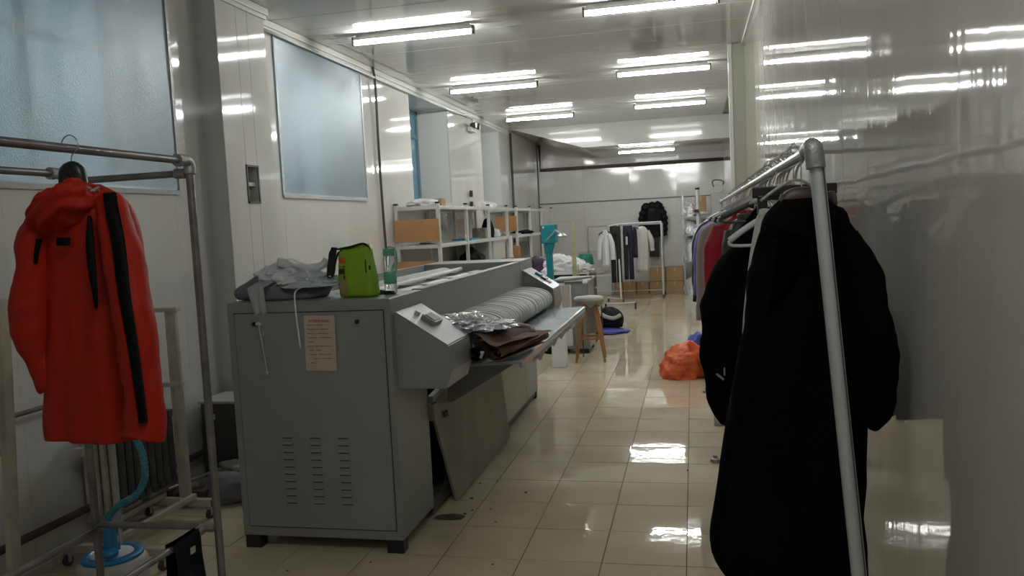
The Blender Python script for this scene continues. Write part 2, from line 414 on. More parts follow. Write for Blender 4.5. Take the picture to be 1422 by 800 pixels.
pipe('heating_pipe', [(-3.28, 1.8, .83), (-3.28, 3.72, .83)], .013, m_rust, 'upper thin rusty pipe on the left wall behind the orange-red jacket', 'pipe')
t = thing('cable_trunking', (-3.31, 9, 3.30), 'thin pale cable running along the top of the left wall to the emergency lamp', 'cable')
build('cable', MB().tube([(-3.305, 6.0, 3.30), (-3.305, 9, 3.295), (-3.305, 11.5, 3.30), (-3.29, 12.0, 3.32), (-3.28, 12.3, 3.30), (-3.29, 12.35, 3.24)], .012, 6, 4), m_trim, t, sm=True)
t = thing('emergency_light', (-3.34, 12.35, 3.1), 'small twin-headed emergency lamp high on the left wall between the recesses', 'lamp')
build('body', MB().bb(-3.34, -3.27, 12.2, 12.5, 3.10, 3.17), m_trim, t, .006)
for s in (-.08, .08):
    h = build('lamp_head', MB().rod((-3.29, 12.35 + s, 3.20), (-3.21, 12.35 + s * 1.3, 3.19), .035, .05, 16), m_dkgrey, t)
    build('lens', MB().rod((-3.212, 12.35 + s*1.3, 3.19), (-3.205, 12.35 + s*1.3, 3.19), .043, n=16), m_white, h)
build('bracket', MB().rod((-3.30, 12.27, 3.17), (-3.30, 12.27, 3.21), .012).rod((-3.30, 12.43, 3.17), (-3.30, 12.43, 3.21), .012), m_dkgrey, t)
t = thing('junction_box', (-3.19, 5.53, 1.905), 'open dark electrical box let into the pilaster between the two film-covered windows', 'electrical box')
build('back_box', MB().bb(-3.30, -3.285, 5.457, 5.608, 1.908, 2.168), m_dark, t)
build('rim', MB().bb(-3.192, -3.184, 5.445, 5.46, 1.895, 2.18).bb(-3.192, -3.184, 5.605, 5.62, 1.895, 2.18).bb(-3.192, -3.184, 5.445, 5.62, 1.895, 1.91).bb(-3.192, -3.184, 5.445, 5.62, 2.165, 2.18), m_dkgrey, t)
build('switch', MB().bb(-3.284, -3.23, 5.48, 5.56, 1.93, 2.01).bb(-3.284, -3.235, 5.49, 5.55, 2.07, 2.15), m_panelb, t, .01)
build('bar', MB().bb(-3.284, -3.21, 5.46, 5.605, 2.025, 2.055), m_trim, t, .004)

# radiator
t = thing('radiator', (-3.2, 4.0, .1), 'old finned cast iron radiator on the left wall, below the orange-red jacket', 'radiator')
def section(y, m, name):
    mb = MB()
    for x in (-3.27, -3.215, -3.16, -3.105): mb.tube([(x, y, .13 if m is m_beige else .22), (x, y, .62)], lambda q: (.020, .020), 8)
    mb.bb(-3.29, -3.085, y - .022, y + .022, .60, .64)
    if m is m_beige: mb.bb(-3.29, -3.085, y - .022, y + .022, .13, .17)
    else: mb.bb(-3.29, -3.085, y - .02, y + .02, .2, .24)
    build(name, mb, m, t, sm=False)
section(3.72, m_beige, 'section')
for k in range(1, 9): section(3.72 + .062 * k, m_radd, 'section')
build('valve', MB().rod((-3.2, 3.60, .56), (-3.2, 3.70, .56), .02).bb(-3.23, -3.17, 3.58, 3.62, .54, .58), m_beige, t)

# ------------------------------------------------------------------ FLATWORK IRONER
X0, X1, YA, YZ, ZT = -2.38, -1.48, 3.77, 7.45, 1.31
ir = thing('flatwork_ironer', ((X0+X1)/2, (YA+YZ)/2, 0), 'big grey flatwork ironing machine with sloped control boxes and canvas bed', 'ironing machine')
nc = build('near_cabinet', MB().bb(X0, X1, YA, 4.27, .07, ZT), m_grey, ir, .006)
door = build('door', MB().bb(-2.335, -1.515, YA - .010, YA - .001, .125, 1.252), m_grey, ir, .004)
build('door_gap', MB().bb(-2.339, -2.3355, YA - .003, YA - .001, .121, 1.256).bb(-1.5145, -1.511, YA - .003, YA - .001, .121, 1.256).bb(-2.339, -1.511, YA - .003, YA - .001, 1.2525, 1.256).bb(-2.339, -1.511, YA - .003, YA - .001, .121, .1245), m_dark, ir)
lv = None
for cx in (-2.08, -1.925, -1.77):
    for k in range(10):
        if lv is None:
            lv = build('louver', MB().prism([(-.0005, -.007), (-.009, -.004), (-.004, .007), (-.0005, .008)], 'x', -.028, .028), m_grey, door, world=False); q = lv
            l2 = build('louver_slot', MB().box((0, -.0008, -.009), (.056, .0012, .005)), m_dark, door, world=False); q2 = l2
        else:
            q = lv.copy(); C.objects.link(q); q2 = l2.copy(); C.objects.link(q2)
        for w_ in (q, q2): w_.location = (cx - ir.location.x, YA - .010 - ir.location.y, .265 + k * .0385)
for cx in (-2.221, -1.652):
    build('lock', MB().rod((cx, YA - .018, 1.20), (cx, YA - .009, 1.20), .011, n=8).box((cx, YA - .02, 1.20), (.004, .006, .016)), m_black, ir)
for cx, cy in ((-2.33, 3.81), (-1.53, 3.81), (-2.33, 7.4), (-1.53, 7.4)):
    build('foot', MB().bb(cx - .045, cx + .045, cy - .035, cy + .035, 0, .068), m_black, ir, .004)
build('far_cabinet', MB().bb(X0, X1, 6.92, YZ, .07, ZT + .012), m_grey, ir, .006)
build('front_fascia', MB().bb(X1 - .03, X1 - .004, 4.27, 6.92, 1.09, ZT).bb(X1 - .06, X1 - .0, 4.27, 6.92, ZT - .006, ZT + .006), m_grey, ir, .003)
build('back_panel', MB().bb(X0, X0 + .02, 4.27, 6.92, .07, ZT + .01), m_grey, ir, .003)
build('inner_shade', MB().bb(X0 + .03, X1 - .12, 4.28, 6.91, .12, .95), m_dark, ir)  # near-black block, the shade of the open interior put into its colour
build('roller', MB().rod((-2.18, 4.28, 1.16), (-2.18, 6.91, 1.16), .13, n=28), m_belt, ir, sm=False)
build('roller', MB().rod((-1.86, 4.28, 1.12), (-1.86, 6.91, 1.12), .14, n=28), m_steel, ir, sm=False)
build('steam_pipe', MB().rod((-2.02, 4.28, 1.255), (-2.02, 6.91, 1.27), .02).rod((-1.68, 4.28, 1.25), (-1.68, 6.91, 1.25), .012), m_white, ir)
for yy in (4.7, 5.3, 5.9, 6.5):
    build('cross_bar', MB().bb(X0 + .02, X1 - .03, yy, yy + .03, 1.24, 1.262), m_grey, ir)
def cbox(y0, y1, far=False):
    sx = -1.205
    b = build('control_box', MB().prism([(X1 - .004, 1.235), (sx, 1.058), (sx + .01, .93), (sx - .02, .842), (X1 - .004, .842)], 'y', y0, y1), m_grey, ir, .004)
    nrm = Vector((.177, 0, .275)).normalized(); dr = Vector((.275, 0, -.177)).normalized()
    c = Vector(((X1 + sx) / 2, (y0+y1)/2, (1.235 + 1.058) / 2)) + nrm * .004
    rot = Matrix((dr, Vector((0, 1, 0)), nrm)).transposed()
    p = build('control_plate', MB().box(c, (.318, y1 - y0 + .012, .006), rot), m_grey_l, b, .002)
    if not far:
        build('switch_block', MB().box(c + nrm * .016 + dr * -.02, (.085, .13, .028), rot), m_grey, b, .006)
        build('key_pad', MB().box(c + nrm * .031 + dr * -.02, (.06, .10, .004), rot), m_dkgrey, b, .001)
        build('knob', MB().rod(c + dr * -.095 + Vector((0, -.03, 0)), c + dr * -.095 + Vector((0, -.03, 0)) + nrm * .022, .015, n=16), m_white, b)
    else:
        build('switch_block', MB().box(c + nrm * .014 + dr * -.04 , (.06, .09, .024), rot), m_green, b, .004)
        build('display', MB().box(c + nrm * .012 + dr * .02 + Vector((0, .0, 0)), (.05, .12, .02), rot), m_black, b, .003)
        build('knob', MB().box(c + nrm * .008 + dr * .07, (.05, .08, .012), rot), m_paper, b, .003)
cbox(3.83, 4.22); cbox(6.97, 7.36, True)
# ironing bed: canvas belts over the feed roller
prof = [(-1.505, 1.098), (-1.40, 1.092), (-1.30, 1.076), (-1.235, 1.045), (-1.205, 1.0), (-1.21, .95), (-1.245, .918), (-1.30, .91)]
prof = [tuple(p)[:2] for p in [(q.x, q.y) for q in smooth([Vector((a, b, 0)) for a, b in prof], 3)]]
def belt_mesh(w):
    mb = MB(); inner = [(a * .0 + a - .006 * 0, b) for a, b in prof]
    nr = []
    for i, (a, b) in enumerate(prof):
        p, q = prof[max(i-1, 0)], prof[min(i+1, len(prof)-1)]; d = Vector((q[0]-p[0], q[1]-p[1])).normalized(); nr.append((a + d.y * .008, b - d.x * .008))
    mb.prism(prof + nr[::-1], 'y', -w/2, w/2) if False else None
    L0 = [[(a, -w/2, b) for a, b in prof], [(a, w/2, b) for a, b in prof], [(a, w/2, b) for a, b in nr], [(a, -w/2, b) for a, b in nr]]
    V = [[mb.b.verts.new(p) for p in r] for r in L0]
    for r in range(4):
        for i in range(len(prof) - 1):
            mb.b.faces.new((V[r][i], V[r][i+1], V[(r+1) % 4][i+1], V[(r+1) % 4][i]))
    return mb
N = 40; d = (6.90 - 4.29) / N; bt = None
for k in range(N):
    if bt is None: bt = build('belt', belt_mesh(d - .010), m_belt, ir, world=False); q = bt
    else: q = bt.copy(); C.objects.link(q)
    q.location = (-ir.location.x + random.uniform(-.003, .003), 4.29 + d * (k + .5) - ir.location.y, random.uniform(-.003, .002))
build('bed_core', MB().prism([(a - .012 if a > -1.3 else a, b - .010 if b > 1 else b + .006) for a, b in prof] + [(-1.5, .92)], 'y', 4.28, 6.91), m_beltd, ir)
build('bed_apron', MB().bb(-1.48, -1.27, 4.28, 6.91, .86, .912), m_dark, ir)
# feed table
tb = build('feed_table', MB().prism([(-1.40, .882), (-.945, .905), (-.930, .900), (-.930, .862), (-.942, .862), (-.95, .885), (-1.40, .868)], 'y', 4.27, 6.95), m_table, ir, .002)
for yy in (4.6, 5.6, 6.6):
    build('bracket', MB().prism([(-1.47, .60), (-1.44, .60), (-.99, .86), (-1.47, .86)], 'y', yy, yy + .012), m_grey, ir)
build('film_edge', MB().cloth((0, 0, 0), 1, 1, lambda u, v: (-.935 + .012 * noise.noise(Vector((u * 20, v * 3, 1))), 4.6 + 2.34 * u, .86 - v * (.035 + .03 * noise.noise(Vector((u * 14, 0, 4))))), 70, 4, .002), m_bagw, ir, sm=True)
# lower panels
build('loose_panel', MB().loft([[(-1.50, 4.31, .665), (-1.44, 4.53, .015), (-1.44, 5.97, .02), (-1.50, 5.95, .80), (-1.50, 5.0, .80)],
                                [(-1.484, 4.31, .668), (-1.424, 4.53, .015), (-1.424, 5.97, .02), (-1.484, 5.95, .80), (-1.484, 5.0, .80)]]), m_panelb, ir, .002)
hd = build('panel_latch', MB().box((-1.462, 4.52, .545), (.012, .05, .03)).box((-1.455, 4.525, .55), (.01, .02, .04)), m_dkgrey, ir, .003)
build('top_rail', MB().beam((-1.47, 4.28, .69), (-1.44, 5.2, .80), .03), m_grey, ir)
build('hinge_bracket', MB().bb(-1.49, -1.45, 4.28, 4.34, .56, .66), m_panelb, ir, .006)
build('lower_panel', MB().bb(-1.50, -1.482, 5.97, 7.16, .07, .84), m_panelc, ir, .003)
build('lower_panel', MB().bb(-1.50, -1.482, 7.17, 7.44, .07, .84), m_panelc, ir, .003)
build('base_sill', MB().bb(-1.52, -1.49, 4.27, 7.44, .03, .11), m_dkgrey, ir)
# stuck notice on the near door
nt = thing('notice', (-1.858, YA - .012, 1.09), 'pinkish paper notice with red heading fixed on the grey machine door', 'notice')
rz_ = Matrix.Rotation(R(1.2), 3, 'Y')
build('sheet', MB().box((-1.858, YA - .0145, 1.095), (.168, .003, .282), rz_), m_paper, nt)
build('backing', MB().box((-1.856, YA - .0120, 1.093), (.178, .002, .292), rz_), m_panelb, nt)
text('heading', '烫平机操作规程', .0165, (-1.858, YA - .0165, 1.202), (pi/2, R(1.2), 0), m_redink, nt, 'CENTER')
ln = MB(); z = 1.188
LINES = [[(0, .7), (.78, .83), (.9, .93)], [(0, .48), (.55, .9)], [(0, .3), (.38, .85), (.9, .93)], [(0, .42), (.5, 1)], [(0, .25)], [(0, .88), (.95, .98)], [(.05, .22), (.33, .52)], [(.03, .35), (.45, .97)], [(.05, .1), (.2, .48), (.58, 1)], [(.08, .26)]]
for r_ in LINES:
    for a, b in r_:
        x = -1.925 + a * .13
        while x < -1.925 + b * .13:
            w_ = random.uniform(.003, .006); ln.box((x + w_/2, YA - .0163, z + random.uniform(-.0008, .0008)), (w_, .0004, random.uniform(.0025, .0045))); x += w_ + .0015
    z -= .0215
build('small_print', ln, m_ink, nt)

# ------------------------------------------------------------------ things on the machine
t = tag(build('pillow', MB().heap((-2.165, 3.99, ZT + .002), (.262, .15, .105), .10, 1.6, 3, 4, -.30, False), m_pillow, sm=True), 'slate grey pillow lying under crumpled white cloths on the machine top', 'pillow')
cl = MB()
cl.tube([(-2.28, 3.95, 1.44), (-2.20, 3.96, 1.475), (-2.10, 3.97, 1.50), (-2.02, 3.98, 1.46), (-1.95, 4.0, 1.445)], lambda q: (.034 + .01 * sin(q * 9), .024), 12, 6)
cl.tube([(-2.14, 3.90, 1.505), (-2.08, 3.92, 1.495), (-2.0, 3.94, 1.47), (-1.93, 3.97, 1.475), (-1.90, 3.99, 1.50)], lambda q: (.030, .022 + .006 * sin(q * 14)), 12, 6)
cl.heap((-2.11, 3.97, 1.395), (.17, .11, .07), .5, 2.2, 11, 5, -.3)
build_ = build('white_cloth', cl.rough(.012, 30, 2).rough(.006, 70, 5), m_whitec, sm=True)
tag(build_, 'crumpled white cotton cloths heaped on the slate pillow', 'cloth')
cl = MB(); cl.heap((-1.995, 3.97, 1.375), (.155, .13, .062), .45, 1.9, 23, 5, -.3)
cl.rough(.010, 32, 8)
tag(build('pale_blue_cloth', cl, m_bluec, sm=True), 'pale blue grey garment spread over the right end of the slate pillow', 'cloth')
t = thing('hanging_cloth', (-2.165, 3.80, 1.2), 'pale cloth end with thin cord hanging over the left part of the machine door', 'cloth')
def fn(u, v):
    w_ = .092 * (1 - .35 * v) * (1 if v < .75 else 1 - (v - .75) * 2.4)
    if v < .2: base = Vector((0, .10 - v * .82, .02 * (1 - v * 5)))
    else: base = Vector((0, -.064 - .012 * sin(v * 6), -(v - .2) * .27))
    return (-2.195 + (u - .5) * w_ * 1.1 + .02 * v, 3.82 + base.y + .005 * sin(u * 14 + v * 3) * (.3 + v), 1.40 + base.z - .05 * v)
build('cloth', MB().cloth((0, 0, 0), 1, 1, fn, 24, 24, .004), m_whitec, t, sm=True)
build('cord', MB().tube([(-2.19, 3.745, 1.20), (-2.185, 3.740, 1.19), (-2.175, 3.742, 1.1), (-2.158, 3.742, .95)], .0035, 6, 4).box((-2.158, 3.742, .945), (.012, .008, .02)), m_cream, t, sm=True)
build('knot', MB().heap((-2.187, 3.742, 1.195), (.018, .012, .012), .3, 3, 2, 2), m_bluec, t)
t = tag(build('strap', MB().tube([(-1.985, 3.86, 1.375), (-1.985, 3.775, 1.36), (-1.98, 3.752, 1.31), (-1.975, 3.750, 1.20), (-1.965, 3.749, 1.07)], lambda q: (.0045, .0020), 6, 5), m_whitec, sm=True), 'thin white tape hanging from the pale blue garment onto the notice', 'strap')

# lime green bag with black handle
gx, gy = -1.70, 3.93
t = thing('plastic_bag', (gx, gy, ZT), 'lime green printed carry bag with a black strap, standing on the machine', 'bag')
rings = []
for k in range(15):
    v = k / 14; z = ZT + .004 + .258 * v
    a = (.101 - .010 * v + .004 * sin(v * 5)); b = (.05 - .012 * v * v)
    if k == 14: b = .012; a *= .93
    cxk = gx - .012 * v
    rings.append([(cxk + a * (abs(cos(q)) ** .42) * (1 if cos(q) > 0 else -1) + .003 * noise.noise(Vector((cos(q) * 2, sin(q) * 2, v * 7))), gy + b * (abs(sin(q)) ** .55) * (1 if sin(q) > 0 else -1) * (1 + .18 * noise.noise(Vector((cos(q) * 4, 2, v * 6)))), z + .012 * (cos(q) if k > 11 else 0)) for q in [2*pi*j/40 for j in range(40)]])
build('bag_body', MB().loft(rings), m_lime, t, sm=True)
build('strap', MB().tube([(gx + .07, gy - .01, 1.555), (gx + .05, gy - .03, 1.585), (gx - .02, gy - .03, 1.572), (gx - .085, gy - .02, 1.563), (gx - .135, gy - .02, 1.555), (gx - .150, gy - .02, 1.50), (gx - .162, gy - .02, 1.425), (gx - .135, gy - .022, 1.428), (gx - .118, gy - .02, 1.50), (gx - .095, gy - .02, 1.545), (gx - .07, gy - .02, 1.552)], lambda q: (.014, .004), 8, 5), m_black, t, sm=True)
build('strap', MB().prism([(gx - .100, 1.572), (gx - .132, 1.575), (gx - .168, 1.430), (gx - .132, 1.425)], 'y', gy - .030, gy - .024), m_black, t, .001)
yf = gy - .055
pr = MB().box((gx - .068, yf + .006, 1.505), (.036, .002, .028), Matrix.Rotation(R(-12), 3, 'Z'))
build('orange_print', pr, m_orange, t)
build('yellow_print', MB().box((gx - .068, yf + .005, 1.482), (.038, .002, .012), Matrix.Rotation(R(-12), 3, 'Z')), mat('yellow_print', (.5, .42, .05), .5), t)
pk = MB()
for dx, dz, w_, h_ in ((-.086, 1.446, .004, .026), (-.079, 1.447, .004, .026), (-.0825, 1.452, .012, .003), (-.066, 1.458, .022, .004), (-.066, 1.447, .018, .003), (-.064, 1.446, .004, .028), (-.058, 1.440, .010, .003), (-.072, 1.440, .008, .003), (-.06, 1.474, .012, .004), (-.058, 1.420, .006, .012), (-.062, 1.410, .008, .005)):
    pk.box((gx + dx, yf + .004 - (dx + .068) * .2, dz), (w_, .003, h_))
for dx, dz, w_, h_ in ((.060, 1.47, .005, .07), (.078, 1.462, .010, .022), (.070, 1.49, .008, .003)):
    pk.box((gx + dx, yf + .006 + (dx - .05) * .3, dz), (w_, .003, h_))
build('black_print', pk, m_black, t)
cpr = MB(); v = bmesh.ops.create_cone(cpr.b, cap_ends=True, segments=28, radius1=.040, radius2=.040, depth=.003)['verts']
bmesh.ops.transform(cpr.b, matrix=Matrix.Translation((gx - .066, yf + .0035, 1.368)) @ Matrix.Rotation(R(-8), 4, 'Z') @ Matrix.Rotation(pi/2, 4, 'X') @ Matrix.Diagonal((.55, 1, 1, 1)), verts=v)
build('round_print', cpr, mat('tan_print', (.34, .25, .12), .5), t)
# bottle
bx, by = -1.575, 4.05
t = thing('water_bottle', (bx, by, ZT), 'clear drinking bottle with mint green band and carrying loop', 'bottle')
m_glass = mat('clear_plastic', (.85, .9, .88), .08, trans=.9)
build('body', MB().lathe([(.028, ZT + .002), (.033, ZT + .01), (.033, ZT + .19), (.028, ZT + .20), (.028, ZT + .205)], (bx, by, 0)), m_glass, t, sm=True)
build('sleeve', MB().lathe([(.0335, ZT + .055), (.0348, ZT + .057), (.0348, ZT + .118), (.0335, ZT + .12)], (bx, by, 0)), m_mint, t, sm=True)
build('cap', MB().lathe([(.031, ZT + .203), (.032, ZT + .206), (.031, ZT + .238), (.026, ZT + .242)], (bx, by, 0)), m_mint, t, .002)
build('loop', MB().tube([(bx - .02, by, ZT + .238), (bx + .01, by, ZT + .25), (bx + .038, by, ZT + .235), (bx + .043, by, ZT + .18), (bx + .036, by, ZT + .115)], lambda q: (.008, .003), 8, 5), m_mint, t, sm=True)
t = tag(build('black_glove', MB().heap((-1.655, 4.06, ZT + .001), (.085, .05, .018), .35, 2, 5, 4, -.2).tube([(-1.59, 4.02, ZT + .012), (-1.54, 4.0, ZT + .010)], .009, 8), m_black, sm=True), 'flat black glove lying between the lime green bag and the bottle', 'glove')

# bundle of rolled brown cloth on the feed table, clear film on the bed
t = thing('cloth_bundle', (-1.1, 4.5, .905), 'rolled brown cloth bundle with white clip on the near end of the feed table', 'cloth')
def spiral(c, d, L, r0, r1, turns, m, name, cap=True, th=.012):
    c, d = Vector(c), Vector(d).normalized(); s_ = d.cross(Vector((0, 0, 1))).normalized(); u_ = s_.cross(d)
    def f(u, v):
        a = 2*pi*turns*u; r_ = r0 + (r1 - r0) * u + .003 * noise.noise(Vector((a, v * 4, 3)))
        p = d * (L * v) + (s_ * cos(a) * 1.15 + u_ * sin(a) * .8) * r_
        return tuple(p)
    return build(name, MB().cloth(c, 1, 1, f, 50, 10, th), m, t, sm=True)
spiral((-1.165, 4.17, .962), (.30, 1, .01), .62, .014, .062, 2.3, m_brownd, 'dark_roll')
spiral((-1.060, 4.19, .955), (.26, 1, .02), .62, .016, .052, 1.9, m_brown, 'brown_roll')
def fsheet(u, v):
    x = -1.215 + .225 * u + .12 * v; y = 4.20 + .66 * v - .06 * u
    z = 1.062 - .055 * u + .02 * sin(u * 7 + v * 2) * (1 - v) - .03 * v + .008 * noise.noise(Vector((u * 3, v * 5, 2)))
    return (x, y, z)
build('top_fold', MB().cloth((0, 0, 0), 1, 1, fsheet, 26, 20, .012), m_brown, t, sm=True)
build('second_fold', MB().cloth((0, 0, 0), 1, 1, lambda u, v: (-1.19 + .22 * u + .13 * v, 4.26 + .50 * v, 1.030 - .05 * u + .018 * sin(u * 5 + v * 3) + .01 * noise.noise(Vector((u * 4, v * 4, 9)))), 26, 18, .010), m_brown, t, sm=True)
build('rim_fold', MB().tube([(-1.20, 4.30, 1.075), (-1.13, 4.55, 1.068), (-1.05, 4.78, 1.03), (-.985, 4.84, 1.005), (-.965, 4.78, .985)], lambda q: (.024, .016), 10, 6).rough(.006, 18, 3), m_brown, t, sm=True)
build('clip', MB().box((-1.115, 4.12, .960), (.014, .01, .034), Matrix.Rotation(.4, 3, 'Y')).box((-1.11, 4.118, .977), (.022, .01, .012)), m_white, t, .003)
fl_ = MB()
fl_.heap((-1.30, 4.46, 1.072), (.20, .20, .050), 1.0, 2.8, 31, 5, -.25)
fl_.heap((-1.40, 4.32, 1.085), (.10, .12, .045), .9, 3.0, 12, 4, -.25)
tag(build('plastic_film', fl_.rough(.016, 26, 4).rough(.008, 60, 4), m_film, sm=False), 'crumpled shiny clear plastic film on the near end of the canvas bed', 'plastic film')

# ------------------------------------------------------------------ GARMENT TOOLS
def body(rows, m, name, parent, n=44, nr=30, fold=.012, k=7, seed=1, ex=2.3, hem=0, rot=0):
    """rows of (z, xc, yc, half width, half thickness), top to bottom"""
    rr = interp(rows, nr); rings = []; off = seed * 3.7
    for i, (z, xc, yc, a, b) in enumerate(rr):
        t = i / (nr - 1); ring = []
        for j in range(n):
            q = 2*pi*j/n; cx_, sy_ = cos(q), sin(q)
            f = fold * (.25 + t) * (sin(k * q + off + 1.4 * sin(z * 3 + off)) * .6 + noise.noise(Vector((cx_ * 3 + off, sy_ * 3, z * 2.2))) * 1.1)
            f += fold * .5 * noise.noise(Vector((cx_ * 5, sy_ * 5 + off, z * 8)))
            px = (abs(cx_) ** (2/ex)) * (1 if cx_ > 0 else -1) * (a + f * .6); py = (abs(sy_) ** (2/ex)) * (1 if sy_ > 0 else -1) * max(b + f, .004)
            zz = z + (hem * noise.noise(Vector((cx_ * 1.5, sy_ * 1.5 + off, 0))) if i == nr - 1 else 0)
            c_, s_ = cos(rot), sin(rot)
            ring.append((xc + px * c_ - py * s_, yc + px * s_ + py * c_, zz))
        rings.append(ring)
    c = rr[-1]; inner = [(c[1] + (p[0] - c[1]) * .92, c[2] + (p[1] - c[2]) * .85, p[2] + .05) for p in rings[-1]]
    rings.append([(c[1] + (p[0] - c[1]) * .96, c[2] + (p[1] - c[2]) * .93, p[2]) for p in rings[-1]]); rings.append(inner)
    return build(name, MB().loft(rings), m, parent, sm=True)
def sleeve(pts, rad, m, name, parent, seed=1, crumple=.010, n=20, cuff=None, cuffm=None):
    mb = MB(); P = smooth([Vector(p) for p in pts], 8)
    R0 = interp([(a, b) for a, b in rad], len(P)) if isinstance(rad, list) else None
    mb.tube(P, lambda t: tuple(R0[min(int(t * (len(P) - 1) + .5), len(P) - 1)]), n)
    mb.rough(crumple, 9, seed).rough(crumple * .4, 26, seed + 1)
    s = build(name, mb, m, parent, sm=True)
    if cuff:
        a, b = Vector(P[-2]), Vector(P[-1]); d_ = (b - a).normalized()
        build('cuff', MB().rod(b - d_ * .012, b + d_ * cuff, R0[-1][0] * 1.02, R0[-1][0] * .92, 18), cuffm or m, s, .004)
    return s
def hanger(name, x, y, zr, w, m, label, kind='plain', rot=0, group=None, drop=.11):
    """hook over a rail running along y at (x, zr); shoulders along x"""
    t = thing(name, (x, y, zr), label, 'clothes hanger', group, rot)
    hk = [(0, 0, -drop), (0, 0, -.045), (.006, 0, -.03), (.024, 0, -.012), (.026, 0, .008), (.012, 0, .026), (-.008, 0, .028), (-.024, 0, .014), (-.027, 0, -.004)]
    build('hook', MB().tube(hk, .0022, 6, 5), m_chrome, t, sm=True, world=False)
    if kind == 'plain':
        build('shoulders', MB().tube([(-w/2, 0, -drop - .07), (-w/4, 0, -drop - .028), (0, 0, -drop), (w/4, 0, -drop - .028), (w/2, 0, -drop - .07)], lambda q: (.008, .011), 8, 5)
              .tube([(-w/2, 0, -drop - .07), (-w/2 + .01, 0, -drop - .088), (0, 0, -drop - .09), (w/2 - .01, 0, -drop - .088), (w/2, 0, -drop - .07)], .006, 8, 3), m, t, sm=True, world=False)
    elif kind == 'wide':
        build('shoulders', MB().tube([(-w/2, 0, -drop - .08), (-w/3, 0, -drop - .045), (-min(.05, w*.2), 0, -drop), (min(.05, w*.2), 0, -drop), (w/3, 0, -drop - .045), (w/2, 0, -drop - .08)], lambda q: (.022 - .012 * abs(2*q - 1) * 0, .018 + .012 * (1 - abs(2*q - 1))), 12, 5), m, t, sm=True, world=False)
    elif kind == 'clip':
        build('bar', MB().box((0, 0, -drop - .005), (w, .02, .035)), m, t, .004, world=False)
        for s in (-1, 1): build('clip', MB().box((s * w * .38, 0, -drop - .045), (.03, .026, .06)), m, t, .004, world=False)
    return t

# ------------------------------------------------------------------ RIGHT GARMENT RACK
XRK, ZRK = .30, 1.800
t = thing('garment_rack', (.34, 5.5, 0), 'long galvanised pipe garment rack along the right wall with a leaning end post', 'clothes rack')
build('rail', MB().rod((XRK, 2.17, ZRK), (XRK, 8.9, ZRK - .03), .014, n=12), m_steel, t)
pl_ = build('end_post', MB().rod((.304, 2.17, ZRK + .01), (.430, 2.06, .03), .0185, n=28), mat('pale_galvanised', (.58, .60, .61), .38, .5, bump=.1, bscale=30), t, sm=False)
build('seam', MB().rod((.321, 2.1505, ZRK - .05), (.441, 2.044, .05), .0016, n=6), m_dkgrey, pl_)
build('elbow', MB().tube([(XRK, 2.25, ZRK), (XRK, 2.20, ZRK + .004), (XRK, 2.172, ZRK + .002), (.303, 2.165, ZRK - .02), (.305, 2.163, ZRK - .05)], lambda q: .024, 14, 5), m_steel2, t, sm=True)
build('end_post', MB().rod((XRK, 8.88, ZRK - .02), (.34, 8.80, .03), .015, n=14), m_steel, t)
build('elbow', MB().tube([(XRK, 8.80, ZRK - .03), (XRK, 8.88, ZRK - .026), (XRK + .003, 8.89, ZRK - .08)], .02, 12, 4), m_steel2, t, sm=True)
for yy in (2.06, 8.8):
    build('foot', MB().bb(.06, .50, yy - .02, yy + .02, .035, .06), m_steel, t)
for x_, y_ in ((.075, 7.62), (.10, 5.45), (.48, 2.06), (.08, 8.8)):
    build('floor_socket', MB().lathe([(.032, .0005), (.034, .004), (.030, .022), (.016, .03), (.014, .045)], (x_, y_, 0)), m_steel2, t, sm=False)
build('base_rail', MB().rod((.47, 2.06, .048), (.47, 8.8, .048), .013), m_steel, t)

# 1: long black wool coat, nearest
hanger('coat_hanger', XRK, 2.40, ZRK + .014, .15, mat('brown_hanger', (.06, .04, .032), .5), 'brown hanger holding the long black coat nearest the end post', 'wide', drop=.135)
ct = thing('long_coat', (XRK, 2.40, .5), 'long black wool overcoat hanging nearest the camera behind the leaning post', 'coat')
body([(1.68, .305, 2.40, .06, .035), (1.65, .305, 2.40, .09, .06), (1.61, .310, 2.40, .112, .075), (1.56, .315, 2.40, .135, .085), (1.47, .315, 2.40, .155, .10), (1.30, .308, 2.40, .168, .115), (1.05, .275, 2.40, .188, .12), (.80, .250, 2.40, .205, .125), (.66, .245, 2.40, .214, .13), (.56, .275, 2.40, .185, .13)],
     m_blk, 'coat_body', ct, fold=.022, k=5, seed=3, hem=.05, nr=40, n=56)
sleeve([(.405, 2.39, 1.575), (.430, 2.37, 1.50), (.450, 2.35, 1.40), (.466, 2.34, 1.28), (.470, 2.34, 1.17), (.462, 2.34, 1.10), (.446, 2.35, 1.075)], [(.05, .045), (.06, .055), (.058, .062), (.052, .065), (.05, .06), (.048, .055), (.045, .05)], m_blk, 'sleeve', ct, 4, .012)
sleeve([(.235, 2.40, 1.565), (.212, 2.385, 1.48), (.194, 2.37, 1.36), (.178, 2.37, 1.23), (.150, 2.37, 1.10), (.145, 2.38, 1.0)], [(.045, .045), (.055, .06), (.05, .065), (.05, .065), (.048, .058), (.045, .05)], m_blk, 'sleeve', ct, 6, .012)
